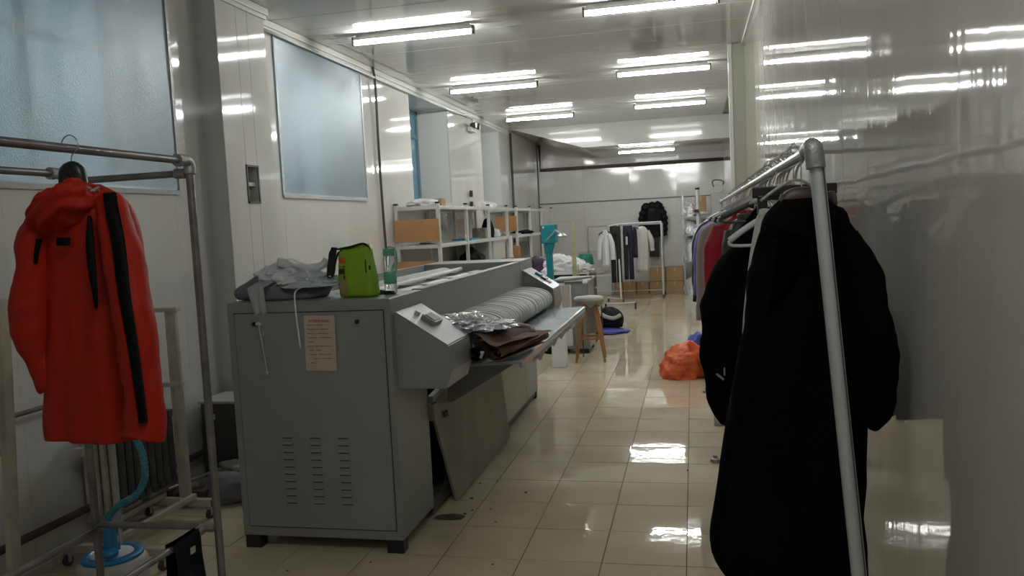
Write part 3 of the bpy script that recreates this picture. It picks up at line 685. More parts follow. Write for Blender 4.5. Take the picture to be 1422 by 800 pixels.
# collar: stand and fold around the neck
def ringtube(cx_, cy_, z, a, b, r_, m, name, parent, zs=.0, a0=.2, a1=2*pi - .2, seed=1, phase=-pi/2):
    pts = [(cx_ + a * cos(q + phase), cy_ + b * sin(q + phase), z + zs * cos(q)) for q in [a0 + (a1 - a0) * i / 22 for i in range(23)]]
    return build(name, MB().tube(pts, lambda q: r_ , 12).rough(.005, 16, seed), m, parent, sm=True)
ringtube(.305, 2.40, 1.612, .098, .072, (.020, .042), m_blk, 'collar', ct, -.012, .12, 2*pi - .12)
ringtube(.315, 2.40, 1.672, .070, .045, (.008, .026), mat('taupe_lining', (.07, .055, .048), .7), 'lining', ct, 0, 1.2, 2*pi - 1.2)
build('lapel', MB().cloth((0, 0, 0), 1, 1, lambda u, v: (.228 + .075 * u - .03 * v * (1 - u), 2.298 - .012 * sin(u * pi) + .02 * v * 0, 1.60 - .22 * v * (1 - .75 * u) - .03 * u), 12, 14, .008), m_blk, ct, sm=True)

# 2: cream knit clipped on a black clip hanger
hanger('clip_hanger', XRK + .01, 2.66, ZRK + .014, .25, m_black, 'black clip hanger holding the cream knit garment', 'clip', drop=.10)
ck = thing('knit_skirt', (XRK, 2.66, .8), 'cream knitted garment clipped between the long black coat and the black jacket', 'garment')
body([(1.655, .305, 2.66, .095, .018), (1.62, .30, 2.66, .105, .022), (1.5, .29, 2.66, .118, .03), (1.3, .28, 2.66, .13, .034), (1.0, .275, 2.66, .135, .036), (.80, .275, 2.66, .135, .036)], m_cream, 'garment_body', ck, fold=.012, k=9, seed=5)
sleeve([(.222, 2.65, 1.655), (.208, 2.63, 1.5), (.198, 2.62, 1.3), (.19, 2.62, 1.05)], [(.02, .02), (.026, .03), (.026, .03), (.024, .028)], m_cream, 'side_panel', ck, 2, .008)

# 3: empty white plastic hanger and black jacket
h = hanger('white_hanger', .245, 3.02, 1.665, .235, m_white, 'empty white plastic hanger in front of the black padded jacket', 'plain', drop=.045)
build('neck_loop', MB().tube([(.245, 3.02, 1.68), (.27, 3.02, 1.72), (.30, 3.01, 1.80), (.30, 3.02, 1.82)], .003, 6, 4), m_chrome, h)
hanger('coat_hanger', XRK, 3.28, ZRK + .013, .38, m_dkgrey, 'dark hanger inside the black padded jacket', 'plain')
jk = thing('padded_jacket', (XRK, 3.28, .7), 'black padded jacket with gathered cuff, second along the right rack', 'jacket')
body([(1.665, .29, 3.28, .05, .035), (1.62, .29, 3.28, .09, .06), (1.56, .285, 3.28, .125, .09), (1.45, .28, 3.28, .165, .115), (1.25, .255, 3.28, .205, .14), (1.05, .26, 3.28, .20, .14), (.90, .28, 3.28, .19, .12), (.86, .29, 3.28, .17, .10)], m_blk, 'jacket_body', jk, fold=.03, k=4, seed=8)
sleeve([(.20, 3.27, 1.54), (.145, 3.25, 1.43), (.098, 3.22, 1.30), (.082, 3.20, 1.16), (.085, 3.18, 1.03), (.095, 3.17, .90), (.115, 3.17, .855)], [(.05, .05), (.07, .065), (.068, .07), (.065, .07), (.058, .062), (.045, .05), (.028, .03)], m_blk, 'sleeve', jk, 9, .016, cuff=.03, cuffm=m_blkn)
sleeve([(.42, 3.29, 1.54), (.46, 3.28, 1.4), (.475, 3.27, 1.2), (.47, 3.27, 1.0), (.46, 3.27, .9)], [(.045, .045), (.055, .055), (.055, .058), (.05, .055), (.04, .04)], m_blk, 'sleeve', jk, 11, .014)
build('pocket_tab', MB().box((.084, 3.117, 1.035), (.035, .004, .008), Matrix.Rotation(.7, 3, 'Y')).box((.10, 3.115, 1.055), (.006, .004, .03)), m_steel, jk)

# further garments: shirts and coats seen edge-on past the jacket
def shirt(y, x0, hem, sl_end, m, label, kind, seed, top=1.645, cuffm=None, xs=.0, w=.19, hname=None):
    s = thing(kind, (XRK, y, hem), label, 'garment')
    xc = XRK - .01
    body([(top, xc, y, .05, .03), (top - .03, xc, y, .09, .045), (top - .08, xc - .005, y, w * .82, .055), (top - .2, xc - .01, y, w * .93, .07), ((top + hem) / 2, xc - .01, y, w * .95, .08), (hem + .1, xc, y, w, .08), (hem, xc, y, w * .98, .075)],
         m, 'garment_body', s, fold=.016, k=6, seed=seed)
    for sg in (-1, 1):
        xe = x0 if sg < 0 else min(.50, 2 * xc - x0)
        sleeve([(xc + sg * w * .74, y, top - .075), (xc + (xe - xc) * .86, y - .02, top - .16), (xe + sg * -.012, y - .03, (top + sl_end) / 2), (xe, y - .03, sl_end)], [(.04, .04), (.05, .05), (.046, .05), (.038, .042)], m, 'sleeve', s, seed + 1, .010, cuff=.02 if cuffm else None, cuffm=cuffm)
    ringtube(xc, y, top - .005, .062, .042, (.008, .018), m, 'collar', s, 0, .3, 2*pi - .3)
    return s
HG = [(4.75, 'charcoal'), (5.15, 'crimson'), (5.55, 'greige'), (6.15, 'purple'), (6.75, 'navy'), (7.45, 'grey')]
shirt(4.30, .17, .95, 1.10, m_dkgrey, 'charcoal jacket hanging between the black padded jacket and the crimson top', 'jacket', 21, w=.13, top=1.63)
shirt(4.85, .098, 1.0, 1.22, m_redc, 'crimson long-sleeved top with dark cuff on the right rack', 'jacket', 22, cuffm=m_brownd)
shirt(5.55, .050, .86, .95, m_greige, 'greige coat hanging between the crimson and purple garments', 'coat', 23)
shirt(6.15, .034, .95, 1.05, m_purple, 'purple blouse on the right rack, past the greige coat', 'blouse', 24)
shirt(6.75, .025, .85, .95, m_navy, 'navy garment behind the purple blouse on the right rack', 'jacket', 25)
shirt(7.50, .022, .95, 1.0, m_bagw, 'pale garment in a clear plastic cover near the far end of the right rack', 'covered garment', 26)
for y_, c_ in ((4.30, 'charcoal jacket'), (4.85, 'crimson top'), (5.55, 'greige coat'), (6.15, 'purple blouse'), (6.75, 'navy garment'), (7.50, 'plastic-covered garment')):
    hanger('coat_hanger', XRK, y_, ZRK + .010 - (y_ - 2.2) * .0045, .34, m_black if 'crim' in c_ or 'purple' in c_ else m_white, f'hanger holding the {c_} on the right rack', 'plain')
# spare hooks and clip hangers along the rail
GH = 'spare hangers bunched along the right rail'
h0 = None
for k, yy in enumerate((2.55, 2.78, 2.9, 3.0, 3.1, 3.42, 3.6, 3.75, 3.9, 4.05, 4.5, 5.0, 5.3, 5.9, 6.4)):
    if h0 is None:
        h0 = thing('spare_hanger', (XRK, yy, ZRK + .010), 'thin white plastic hanger among the empties along the right rail', 'clothes hanger', GH)
        build('hook', MB().tube([(0, 0, -.07), (.008, 0, -.035), (.026, 0, -.012), (.026, 0, .01), (.010, 0, .028), (-.012, 0, .026), (-.026, 0, .008)], .004, 6, 4), m_cream, h0, sm=True, world=False)
        build('shoulders', MB().tube([(-.10, 0, -.125), (-.05, 0, -.09), (0, 0, -.068), (.05, 0, -.09), (.10, 0, -.125)], .005, 6, 4), m_cream, h0, sm=True, world=False); q = h0
    else: q = copy_tree(h0)
    q.location = (XRK, yy, ZRK + .008 - (yy - 2.2) * .0045); q.rotation_euler.z = random.uniform(-.35, .35)

# ------------------------------------------------------------------ LEFT PIPE RACK + RED JACKET
LX, LXC, LY, LZ = -1.88, -2.445, 2.80, 1.950
t = thing('pipe_rack', ((LX+LXC)/2, 2.0, 0), 'box-shaped steel pipe rack at the left carrying the orange-red jacket', 'clothes rack')
build('top_rail', MB().rod((LX, -.2, LZ), (LX, LY, LZ), .0145, n=16), m_steeld, t)
build('top_rail', MB().rod((LXC, -.2, LZ - .015), (LXC, LY, LZ - .015), .0145, n=16), m_steeld, t)
build('end_bar', MB().rod((LXC, LY, LZ - .045), (LX, LY, LZ - .045), .0135, n=16), m_steeld, t)
build('post', MB().rod((LX, LY, 0), (LX, LY, LZ - .02), .0155, n=16), m_steeld, t)
build('post', MB().rod((LXC, LY, 0), (LXC, LY, LZ - .03), .0155, n=16), m_steeld, t)
for x_, z_ in ((LX, LZ), (LXC, LZ - .015)):
    build('elbow', MB().tube([(x_, LY - .06, z_), (x_, LY - .02, z_), (x_, LY, z_ - .012), (x_, LY, z_ - .05)], .022, 14, 5), m_steel2, t, sm=True)
    build('collar', MB().rod((x_, LY - .075, z_), (x_, LY - .055, z_), .024, n=14), m_steel2, t)
build('tee', MB().rod((LX - .06, LY, LZ - .045), (LX - .015, LY, LZ - .045), .020, n=12), m_steel2, t)
build('low_bar', MB().rod((LXC, LY, .495), (LX, LY, .505), .013, n=14), m_steeld, t)
build('low_rail', MB().rod((LXC, -.2, .470), (LXC, LY, .47), .015, n=14), m_steeld, t)
build('low_rail', MB().rod((-1.945, -.2, .495), (-1.945, LY - .01, .495), .013, n=14), m_steeld, t)
build('tee', MB().rod((-1.945, LY - .05, .495), (-1.945, LY + .01, .500), .020, n=12).rod((LX - .05, LY, .503), (LX - .01, LY, .503), .02, n=12), m_steel2, t)
for x_ in (LX, LXC): build('base_cap', MB().lathe([(.026, .0), (.026, .03), (.017, .035)], (x_, LY, 0)), m_steel2, t)

JX, JY = -1.880, 2.19
hanger('coat_hanger', JX, JY, LZ + .012, .07, m_black, 'black hanger carrying the orange-red hooded jacket', 'wide', rot=R(8), drop=.085)
rj = thing('hooded_jacket', (JX, JY, 1.0), 'orange-red hooded jacket with black stripes hanging on the left pipe rack', 'jacket')
body([(1.835, -1.845, 2.19, .05, .04), (1.80, -1.840, 2.19, .105, .07), (1.75, -1.838, 2.19, .145, .085), (1.65, -1.835, 2.19, .160, .09), (1.45, -1.830, 2.185, .163, .095), (1.25, -1.835, 2.18, .170, .10), (1.10, -1.845, 2.18, .182, .10), (1.045, -1.845, 2.18, .184, .10)],
     m_red, 'jacket_body', rj, fold=.012, k=4, seed=12, nr=36, n=60)
# left sleeve (elbow pushed out), right sleeve hanging
sleeve([(-1.960, 2.17, 1.78), (-1.985, 2.15, 1.70), (-1.998, 2.13, 1.58), (-2.016, 2.12, 1.46), (-2.016, 2.12, 1.38), (-2.000, 2.13, 1.29), (-1.978, 2.14, 1.21)], [(.045, .045), (.062, .055), (.060, .055), (.062, .058), (.062, .055), (.050, .048), (.030, .04)], m_red, 'sleeve', rj, 14, .014)
sr = sleeve([(-1.730, 2.15, 1.775), (-1.675, 2.11, 1.70), (-1.635, 2.08, 1.55), (-1.608, 2.06, 1.40), (-1.590, 2.06, 1.25), (-1.585, 2.05, 1.12), (-1.590, 2.04, 1.075)], [(.038, .04), (.052, .052), (.055, .06), (.055, .062), (.055, .062), (.058, .062), (.060, .062)], m_red, 'sleeve', rj, 15, .010)
def stripe(pts, w0, name, m, seed=0, parent=rj, th=.006):
    P = smooth([Vector(p) for p in pts], 6)
    def f(u, v):
        i = v * (len(P) - 1); a = P[min(int(i), len(P)-1)]; b = P[min(int(i) + 1, len(P)-1)]; p = a.lerp(b, i - int(i))
        w_ = w0(v) if callable(w0) else w0
        return (p.x + (u - .5) * w_, p.y + .012 * (abs(u - .5) * 2) ** 2, p.z)
    return build(name, MB().cloth((0, 0, 0), 1, 1, f, 6, 40, th), m, parent, sm=True)
stripe([(-1.680, 2.085, 1.800), (-1.636, 2.035, 1.745), (-1.606, 2.012, 1.65), (-1.590, 1.998, 1.50), (-1.572, 1.992, 1.35), (-1.556, 1.984, 1.20), (-1.550, 1.980, 1.135)], lambda v: .046 - .012 * v + .004 * sin(v * 5), 'black_stripe', m_blkn)
stripe([(-1.745, 2.078, 1.735), (-1.738, 2.058, 1.66), (-1.732, 2.050, 1.58), (-1.726, 2.050, 1.46)], lambda v: .030 * sin(min(1, v * 1.02) * pi) ** .7 + .002, 'black_stripe', m_blkn)
stripe([(-1.935, 2.083, 1.675), (-1.942, 2.078, 1.64), (-1.948, 2.076, 1.60)], lambda v: .024 * (1 - v * .7), 'black_stripe', m_blkn)
stripe([(-1.845, 2.076, 1.675), (-1.845, 2.074, 1.66), (-1.845, 2.073, 1.65)], lambda v: .05, 'neck_patch', m_blkn)
# hood
hd = MB()
v = bmesh.ops.create_icosphere(hd.b, subdivisions=5, radius=1)['verts']
for q in v:
    p = q.co.copy()
    p = Vector([math.copysign(abs(c) ** .85, c) for c in p])
    sl = .30 * p.x                                   # hood slopes up to the right
    arc = p.z * 1.6 - p.x * .9 + .6 * p.x * p.x + .5 * noise.noise(p * 1.6 + Vector((3, 1, 5)))
    k = 1 + .075 * sin(arc * 5.5) * (1 if p.y < .3 else .3) + .05 * noise.noise(p * 4)
    w_ = 1 - .30 * max(0, p.z)
    q.co = Vector((-1.862 + p.x * .112 * k * w_, 2.125 + p.y * .078 * k, 1.772 + (p.z * .070 + sl * .10) * k - (.020 if abs(p.x) < .35 and p.z > .2 else 0) * (p.z - .2)))
build('hood', hd.rough(.008, 9, 3).rough(.004, 24, 6), m_red, rj, sm=True)
build('zip_tag', MB().box((-1.672, 2.03, 1.808), (.03, .003, .006), Matrix.Rotation(-.35, 3, 'Y')).rod((-1.70, 2.035, 1.817), (-1.668, 2.03, 1.80), .003), m_chrome, rj)

# navy cloth on the low rail
def nfn(u, v):      # over the rail: hangs on both sides
    side = (v - .5) * 2; hang = max(0, abs(side) - .12)
    x = -1.945 + math.copysign(min(1, abs(side) / .12), side) * (.018 + .012 * hang) + .010 * noise.noise(Vector((u * 3, v * 4, 1)))
    return (x, 2.585 + .17 * u + .012 * side * hang + .010 * noise.noise(Vector((v * 3, u, 7))), .514 - (.012 if abs(side) > .12 else 0) - hang * .38 * (1 + .12 * u) + .012 * sin(u * 8) * hang)
t = tag(build('navy_cloth', MB().cloth((0, 0, 0), 1, 1, nfn, 18, 50, .010), m_navy, sm=True), 'dark navy cloth draped over the low rail of the left pipe rack', 'cloth')
t2 = build('care_label', MB().box((-1.905, 2.665, .465), (.002, .03, .025)), m_cream, t, world=False)

# ------------------------------------------------------------------ left foreground: steamer, wheeled frame, box, bag
sx, sy = -2.66, 3.13
t = thing('garment_steamer', (sx, sy, 0), 'white garment steamer base with blue rim and teal hose on the floor at left', 'steamer')
build('tank', MB().lathe([(.10, .012), (.14, .02), (.152, .08), (.155, .15), (.15, .19), (.135, .212), (.12, .216)], (sx, sy, 0), 32), m_white, t, sm=True)
build('blue_rim', MB().lathe([(.118, .212), (.135, .214), (.130, .226), (.098, .232), (.096, .214)], (sx, sy, 0), 32), m_blue, t, sm=True)
build('lid', MB().lathe([(.097, .215), (.09, .228), (.04, .236), (.0, .237)], (sx, sy, 0), 24), m_whitec, t, sm=True)
build('dial', MB().lathe([(.035, .235), (.037, .25), (.03, .262), (.0, .263)], (sx + .03, sy - .05, 0), 20), m_blue, t)
build('hose_socket', MB().rod((sx - .005, sy, .23), (sx - .005, sy, .35), .034, .026, 16).bb(sx - .035, sx + .025, sy - .03, sy + .03, .23, .27), m_blue, t, .004)
hose = MB().tube([(sx - .005, sy, .34), (sx + .0, sy + .0, .40), (sx + .06, sy + .01, .455), (sx + .14, sy + .02, .50), (sx + .19, sy + .02, .58), (sx + .20, sy + .01, .68), (sx + .185, sy - .01, .78), (sx + .15, sy - .01, .92), (sx + .13, sy, 1.05)], lambda q: .0155 + .0016 * sin(q * 260), 10, 26)
build('hose', hose, m_hose, t, sm=True)
build('steam_pole', MB().rod((sx - .03, sy + .10, .2), (sx - .03, sy + .10, 1.42), .010), m_steel, t)
build('pole_hook', MB().tube([(sx - .03, sy + .10, 1.40), (sx + .06, sy + .09, 1.44), (sx + .13, sy + .02, 1.40)], .008, 8, 5), m_dkgrey, t)
build('steam_head', MB().box((sx + .13, sy, 1.10), (.05, .05, .12)).box((sx + .13, sy - .02, 1.17), (.09, .05, .05)), m_blue, t, .01)

t = thing('wheeled_frame', (-3.0, 3.9, 0), 'old white wheeled clothes frame standing on the floor between the ironer and left wall', 'clothes rack')
def foot(x0, x1, y):
    build('foot_bar', MB().bb(x0, x1, y - .02, y + .02, .075, .118), m_beige, t, .004)
    for x in (x0 + .03, x1 - .03):
        c = build('caster', MB().rod((x - .012, y, .026), (x + .012, y, .026), .026, n=16), m_dkgrey, t)
        build('fork', MB().bb(x - .016, x - .013, y - .012, y + .012, .02, .076).bb(x + .013, x + .016, y - .012, y + .012, .02, .076), m_steel, c)
    build('end_plug', MB().bb(x1 - .004, x1 + .006, y - .02, y + .02, .077, .116), m_black, t)
foot(-3.24, -2.62, 3.46); foot(-3.28, -2.81, 4.16)
build('long_rail', MB().beam((-2.93, 3.46, .135), (-2.93, 4.16, .135), .03), m_beige, t, .003)
build('long_rail', MB().beam((-3.14, 3.46, .135), (-3.14, 4.16, .135), .03), m_beige, t, .003)
build('post', MB().beam((-2.985, 4.17, .10), (-2.985, 4.17, 1.26), .042, .03), m_beige, t, .004)
build('post', MB().beam((-3.04, 4.20, .10), (-3.04, 4.20, 1.255), .03, .03), m_beige, t, .004)
build('cross_bar', MB().bb(-3.12, -2.96, 4.15, 4.19, .79, .815), m_beige, t, .003)
build('top_bar', MB().bb(-3.10, -2.95, 4.15, 4.2, 1.235, 1.26), m_beige, t, .003)

t = thing('white_upright', (-2.62, 2.60, 0), 'old white upright frame post at the extreme left edge of the photo', 'post')
build('post', MB().beam((-2.69, 2.60, .0), (-2.60, 2.60, 1.46), .050, .028), m_beige, t, .004)
build('post', MB().beam((-2.745, 2.64, .0), (-2.655, 2.64, 1.46), .016, .03), m_panelb, t, .003)
build('joint', MB().box((-2.655, 2.595, .86), (.06, .035, .03)), m_steel2, t, .004)
build('foot', MB().bb(-2.90, -2.55, 2.58, 2.63, .0, .035), m_beige, t, .004)
tag(build('dark_garment', MB().tube([(-2.60, 2.42, 1.30), (-2.60, 2.41, 1.12), (-2.605, 2.41, .98), (-2.61, 2.42, .80)], lambda q: (.022 + .01 * sin(q * 3), .05), 14, 6).rough(.01, 12, 3), m_blkn, sm=True), 'sliver of a dark garment at the extreme left edge of the photo', 'garment')

t = thing('tall_bin', (-3.14, 4.92, 0), 'dark grey metal box with small white label behind the machine, by the left wall', 'box')
build('body', MB().bb(-3.27, -2.98, 4.78, 5.08, .0, .545), m_dkgrey, t, .006)
build('lid', MB().bb(-3.28, -2.97, 4.77, 5.09, .545, .565), m_fixt, t, .004)
build('label', MB().bb(-3.215, -3.165, 4.776, 4.782, .44, .475), m_white, t)
t = tag(build('grey_sack', MB().heap((-2.92, 4.52, .0), (.20, .16, .12), .3, 1.7, 41, 4, -.4), m_pillow, sm=True), 'slumped dark grey sack on the floor between the left wall and the ironer', 'sack')
t = tag(build('pale_cloth', MB().heap((-2.98, 4.78, .10), (.16, .08, .05), .5, 2.2, 44, 4, -.3), m_cream, sm=True), 'pale crumpled rag on top of the dark grey sack', 'cloth')
t = thing('floor_pipes', (-3.1, 4.55, 0), 'two short metal bars lying beside the grey sack near the left wall', 'pipe')
build('bar', MB().rod((-3.25, 4.35, .10), (-3.0, 4.95, .14), .012), m_steel, t)
build('bar', MB().rod((-3.18, 4.30, .09), (-2.90, 4.62, .11), .012), m_rust, t)
build('prop', MB().bb(-3.27, -3.0, 4.36, 4.40, .0, .09), m_rust, t)

# ------------------------------------------------------------------ SHELF RACKS on the left wall
def shelf_rack(y0, y1, ny, label, x0=-3.33, x1=-2.83, zt=1.92, levels=(.30, .95, 1.46, 1.90)):
    t = thing('shelf_rack', ((x0+x1)/2, (y0+y1)/2, 0), label, 'shelf')
    for k in range(ny):
        y = y0 + (y1 - y0) * k / (ny - 1)
        for x in (x0, x1):
            p = build('post', MB().bb(x, x + .04, y - .02, y + .02, 0, zt), m_white, t, .003)
            build('cap', MB().bb(x - .003, x + .043, y - .023, y + .023, zt, zt + .02), m_black, p)
    for z in levels:
        build('shelf', MB().bb(x0 + .02, x1 + .02, y0, y1, z - .012, z), m_white, t)
        build('edge_rail', MB().bb(x1 + .005, x1 + .035, y0, y1, z - .045, z - .012).bb(x0, x0 + .03, y0, y1, z - .045, z - .012).bb(x0, x1 + .03, y0 - .015, y0 + .015, z - .045, z - .012), m_white, t, .003)
    return t
s1 = shelf_rack(8.82, 12.3, 4, 'long white steel shelf rack, the nearer one, with an orange board end')
s2 = shelf_rack(13.0, 16.4, 4, 'white steel shelf rack, the farther one, in the back left corner')
tag(build('end_board', MB().bb(-3.325, -2.80, 8.772, 8.800, 1.50, 1.75), m_cardd, bev=.003), 'orange brown board tied high on the near end of the nearer shelf rack', 'board')
tag(build('end_board', MB().bb(-3.325, -2.86, 8.772, 8.800, .96, 1.275), m_cardd, bev=.003), 'lower orange brown board on the near end of the nearer shelf rack', 'board')
tag(build('end_board', MB().bb(-3.16, -2.80, 12.952, 12.978, 1.53, 1.775), m_cardd, bev=.003), 'orange board high on the near end of the farther shelf rack', 'board')
tag(build('end_board', MB().bb(-3.16, -2.76, 12.952, 12.978, 1.06, 1.29), m_cardd, bev=.003), 'lower orange board on the near end of the farther shelf rack', 'board')
tag(build('back_board', MB().bb(-3.315, -3.30, 8.9, 12.25, 1.0, 1.42), m_greige), 'dull grey sheet standing along the wall in the nearer shelf rack', 'board')
tag(build('back_board', MB().bb(-3.315, -3.30, 13.1, 16.3, 1.0, 1.28), m_panelb), 'drab sheet along the wall in the farther shelf rack', 'board')
def bx_(x, y, z, d, m, label, cat='box', rz=0, name='box'):
    t = thing(name, (x, y, z), label, cat, rz=rz)
    build('carton', MB().box((0, 0, d[2]/2), d), m, t, .004, world=False)
    build('flap_tape', MB().box((0, 0, d[2] + .0008), (d[0] + .002, .04, .0016)).box((0, -d[1]/2 - .0008, d[2] * .85), (.04, .0016, d[2] * .3)), m_tape, t, world=False)
    return t
bx_(-3.02, 9.55, 1.90, (.12, .16, .10), m_card, 'small brown carton on top of the nearer shelf rack', name='carton')
tag(build('poly_bag', MB().heap((-3.10, 9.15, 1.902), (.17, .26, .07), .4, 2, 51, 4, -.3), m_bagw, sm=True), 'shiny white poly bag lying on top of the nearer shelf rack', 'bag')
tag(build('poly_bag', MB().heap((-3.08, 12.0, 1.902), (.17, .27, .07), .4, 2, 52, 4, -.3), m_bagw, sm=True), 'white poly bag on top of the nearer rack at its far end', 'bag')
tag(build('blue_folder', MB().box((-3.0, 10.6, 1.472), (.26, .7, .02), Matrix.Rotation(.1, 3, 'Z')), m_blue), 'flat blue folder on the middle shelf of the nearer rack', 'folder')
tag(build('black_bag', MB().heap((-3.02, 11.0, .952), (.20, .33, .28), .3, 1.8, 53, 4, -.35), m_blkn, sm=True), 'slumped black bag on the lower shelf of the nearer rack', 'bag')
tag(build('black_scarf', MB().heap((-2.99, 11.75, 1.462), (.10, .12, .21), .4, 2.2, 54, 3, -.35), m_blkn, sm=True), 'upright black cloth on the middle shelf of the nearer rack, beside the small box', 'cloth')
bx_(-3.0, 11.4, 1.46, (.20, .22, .15), m_panelb, 'small olive box on the middle shelf of the nearer rack', name='carton')
tag(build('white_bundle', MB().heap((-2.93, 11.95, 1.462), (.09, .1, .10), .3, 2.2, 55, 3, -.35), m_bagw, sm=True), 'little white bundle beside the upright black cloth', 'bundle')
tag(build('small_things', MB().heap((-3.0, 9.1, 1.462), (.12, .2, .02), .5, 2.2, 56, 3, -.2), m_greige, sm=True), 'low heap of oddments behind the high orange board', 'oddments')
tag(build('dark_cloth', MB().heap((-2.97, 14.2, 1.462), (.16, .4, .05), .5, 2.2, 57, 4, -.2), m_blkn, sm=True), 'dark folded cloth on the middle shelf of the farther rack', 'cloth')
tag(build('papers', MB().box((-2.96, 13.2, 1.468), (.3, .3, .035)), m_paper, bev=.004), 'low pale stack of papers on the middle shelf of the farther rack', 'papers')
t = thing('white_tray', (-2.98, 11.9, .95), 'white plastic bin hanging under the middle shelf of the nearer rack', 'bin')
build('tray', MB().bb(-3.1, -2.82, 11.4, 12.15, 1.13, 1.41), m_white, t, .01)
build('rim', MB().bb(-3.11, -2.81, 11.39, 12.16, 1.39, 1.413), m_trim, t, .004)
tag(build('white_rag', MB().tube([(-2.76, 12.25, 1.46), (-2.76, 12.26, 1.36), (-2.765, 12.25, 1.24), (-2.76, 12.25, 1.13)], lambda q: (.03 + .012 * q, .012), 10, 5).rough(.006, 20, 3), m_whitec, sm=True), 'white rag dangling from the far end of the nearer shelf rack', 'rag')
t = thing('wall_clip', (-3.34, 11.9, 2.0), 'two small black handles on the left wall above the nearer shelf rack', 'handle')
for z in (1.97, 2.14): build('grip', MB().bb(-3.335, -3.29, 12.1, 12.16, z - .05, z + .05), m_black, t, .01)

# ------------------------------------------------------------------ stool
qx, qy = -1.215, 9.42
t = thing('stool', (qx, qy, 0), 'round wooden stool with pale cushion beyond the feed table', 'stool')
build('seat', MB().lathe([(.02, .655), (.155, .66), (.165, .672), (.165, .69), (.02, .695)], (qx, qy, 0), 28), m_wood, t)
build('cushion', MB().lathe([(.02, .696), (.16, .70), (.178, .718), (.176, .745), (.15, .757), (.02, .76)], (qx, qy, 0), 28).rough(.006, 12, 3), m_cream, t, sm=True)
build('fringe', MB().cloth((0, 0, 0), 1, 1, lambda u, v: (qx + .176 * cos(u * 2 * pi), qy + .176 * sin(u * 2 * pi), .715 - v * (.05 + .02 * sin(u * 50))), 100, 3, .002), m_cream, t, sm=True)
for a in (50, 140, 230, 320):
    ax, ay = cos(R(a)), sin(R(a))
    build('leg', MB().loft([[(qx + ax * r_ + dx * w_, qy + ay * r_ + dy * w_, z) for dx, dy in ((-1, -1), (1, -1), (1, 1), (-1, 1))] for z, r_, w_ in ((.0, .235, .012), (.35, .17, .022), (.66, .10, .026))]), m_wood, t, .003)
for a, b in ((50, 140), (140, 230), (230, 320), (320, 50)):
    pa = Vector((qx + .185 * cos(R(a)), qy + .185 * sin(R(a)), .27)); pb = Vector((qx + .185 * cos(R(b)), qy + .185 * sin(R(b)), .27))
    build('stretcher', MB().beam(pa, pb, .016, .026), m_wood, t, .002)
tag(build('grey_towel', MB().cloth((0, 0, 0), 1, 1, lambda u, v: (qx - .07 + .13 * u, qy + .23 + .008 * sin(u * 12), .62 - .33 * v), 14, 14, .008), m_greige, sm=True), 'grey towel hanging behind the round wooden stool', 'towel')
tag(build('support_bar', MB().rod((qx - .12, qy + .235, .62), (qx + .12, qy + .235, .62), .008).rod((qx - .12, qy + .235, .0), (qx - .12, qy + .235, .62), .008).rod((qx + .12, qy + .235, .0), (qx + .12, qy + .235, .62), .008), m_rust), 'thin low towel bar standing just behind the stool', 'bar')

# ------------------------------------------------------------------ behind the ironer: spotting machine, cabinets, tables
t = thing('spotting_machine', (-1.84, 10.5, 0), 'teal spotting machine head on a slim column beyond the ironer', 'machine')
build('head', MB().bb(-1.935, -1.735, 10.42, 10.56, 1.37, 1.615), m_teal, t, .01)
build('neck', MB().prism([(-1.91, 1.37), (-1.77, 1.37), (-1.805, 1.24), (-1.895, 1.24)], 'y', 10.44, 10.54), m_teal, t, .006)
build('column', MB().beam((-1.85, 10.5, 1.26), (-1.83, 10.5, .06), .085, .08), m_teal, t, .006)
build('base_plate', MB().bb(-2.0, -1.68, 10.35, 10.7, .0, .06), m_teal, t, .008)
ar = build('lamp_arm', MB().rod((-1.87, 10.40, 1.40), (-1.73, 10.36, 1.54), .012).rod((-1.73, 10.36, 1.54), (-1.68, 10.36, 1.50), .010), m_steel, t)
build('lamp_shade', MB().lathe([(.06, -.02), (.07, .0), (.045, .03), (.02, .045)], (-1.655, 10.36, 1.46), 18), m_steel, ar)
build('dial', MB().rod((-1.90, 10.415, 1.58), (-1.90, 10.425, 1.58), .014).rod((-1.75, 10.41, 1.33), (-1.75, 10.42, 1.33), .010), m_white, t)
t = thing('grey_cabinet', (-1.45, 9.95, 0), 'low grey metal cabinet standing past the far end of the ironer', 'cabinet')
build('body', MB().bb(-1.70, -1.28, 9.9, 10.5, .06, .90), m_grey, t, .006)
build('door', MB().bb(-1.47, -1.29, 9.885, 9.899, .10, .86), m_grey, t, .003)
build('panel', MB().bb(-1.69, -1.49, 9.885, 9.899, .10, .86), m_whitec, t, .003)
build('worktop', MB().bb(-1.72, -1.26, 9.87, 10.52, .90, .925), m_white, t, .004)
build('foot', MB().bb(-1.68, -1.62, 9.92, 9.98, 0, .06).bb(-1.36, -1.30, 9.92, 9.98, 0, .06).bb(-1.68, -1.62, 10.4, 10.46, 0, .06).bb(-1.36, -1.30, 10.4, 10.46, 0, .06), m_black, t)
t = thing('press_board', (-1.50, 9.1, 0), 'narrow padded board on a white stand right behind the far control box', 'ironing board')
build('board', MB().loft([[(-1.66, 8.9, .965), (-1.30, 8.96, .985), (-1.12, 9.0, 1.0), (-1.12, 9.08, 1.0), (-1.66, 9.14, .965)], [(-1.66, 8.9, .985), (-1.30, 8.96, 1.005), (-1.12, 9.0, 1.018), (-1.12, 9.08, 1.018), (-1.66, 9.14, .985)]]), m_pillow, t, .004)
build('stand', MB().bb(-1.60, -1.44, 8.95, 9.1, 0, .965), m_whitec, t, .006)
build('duct', MB().rod((-1.41, 8.95, .55), (-1.41, 8.95, .93), .045, n=14), m_greige, t)
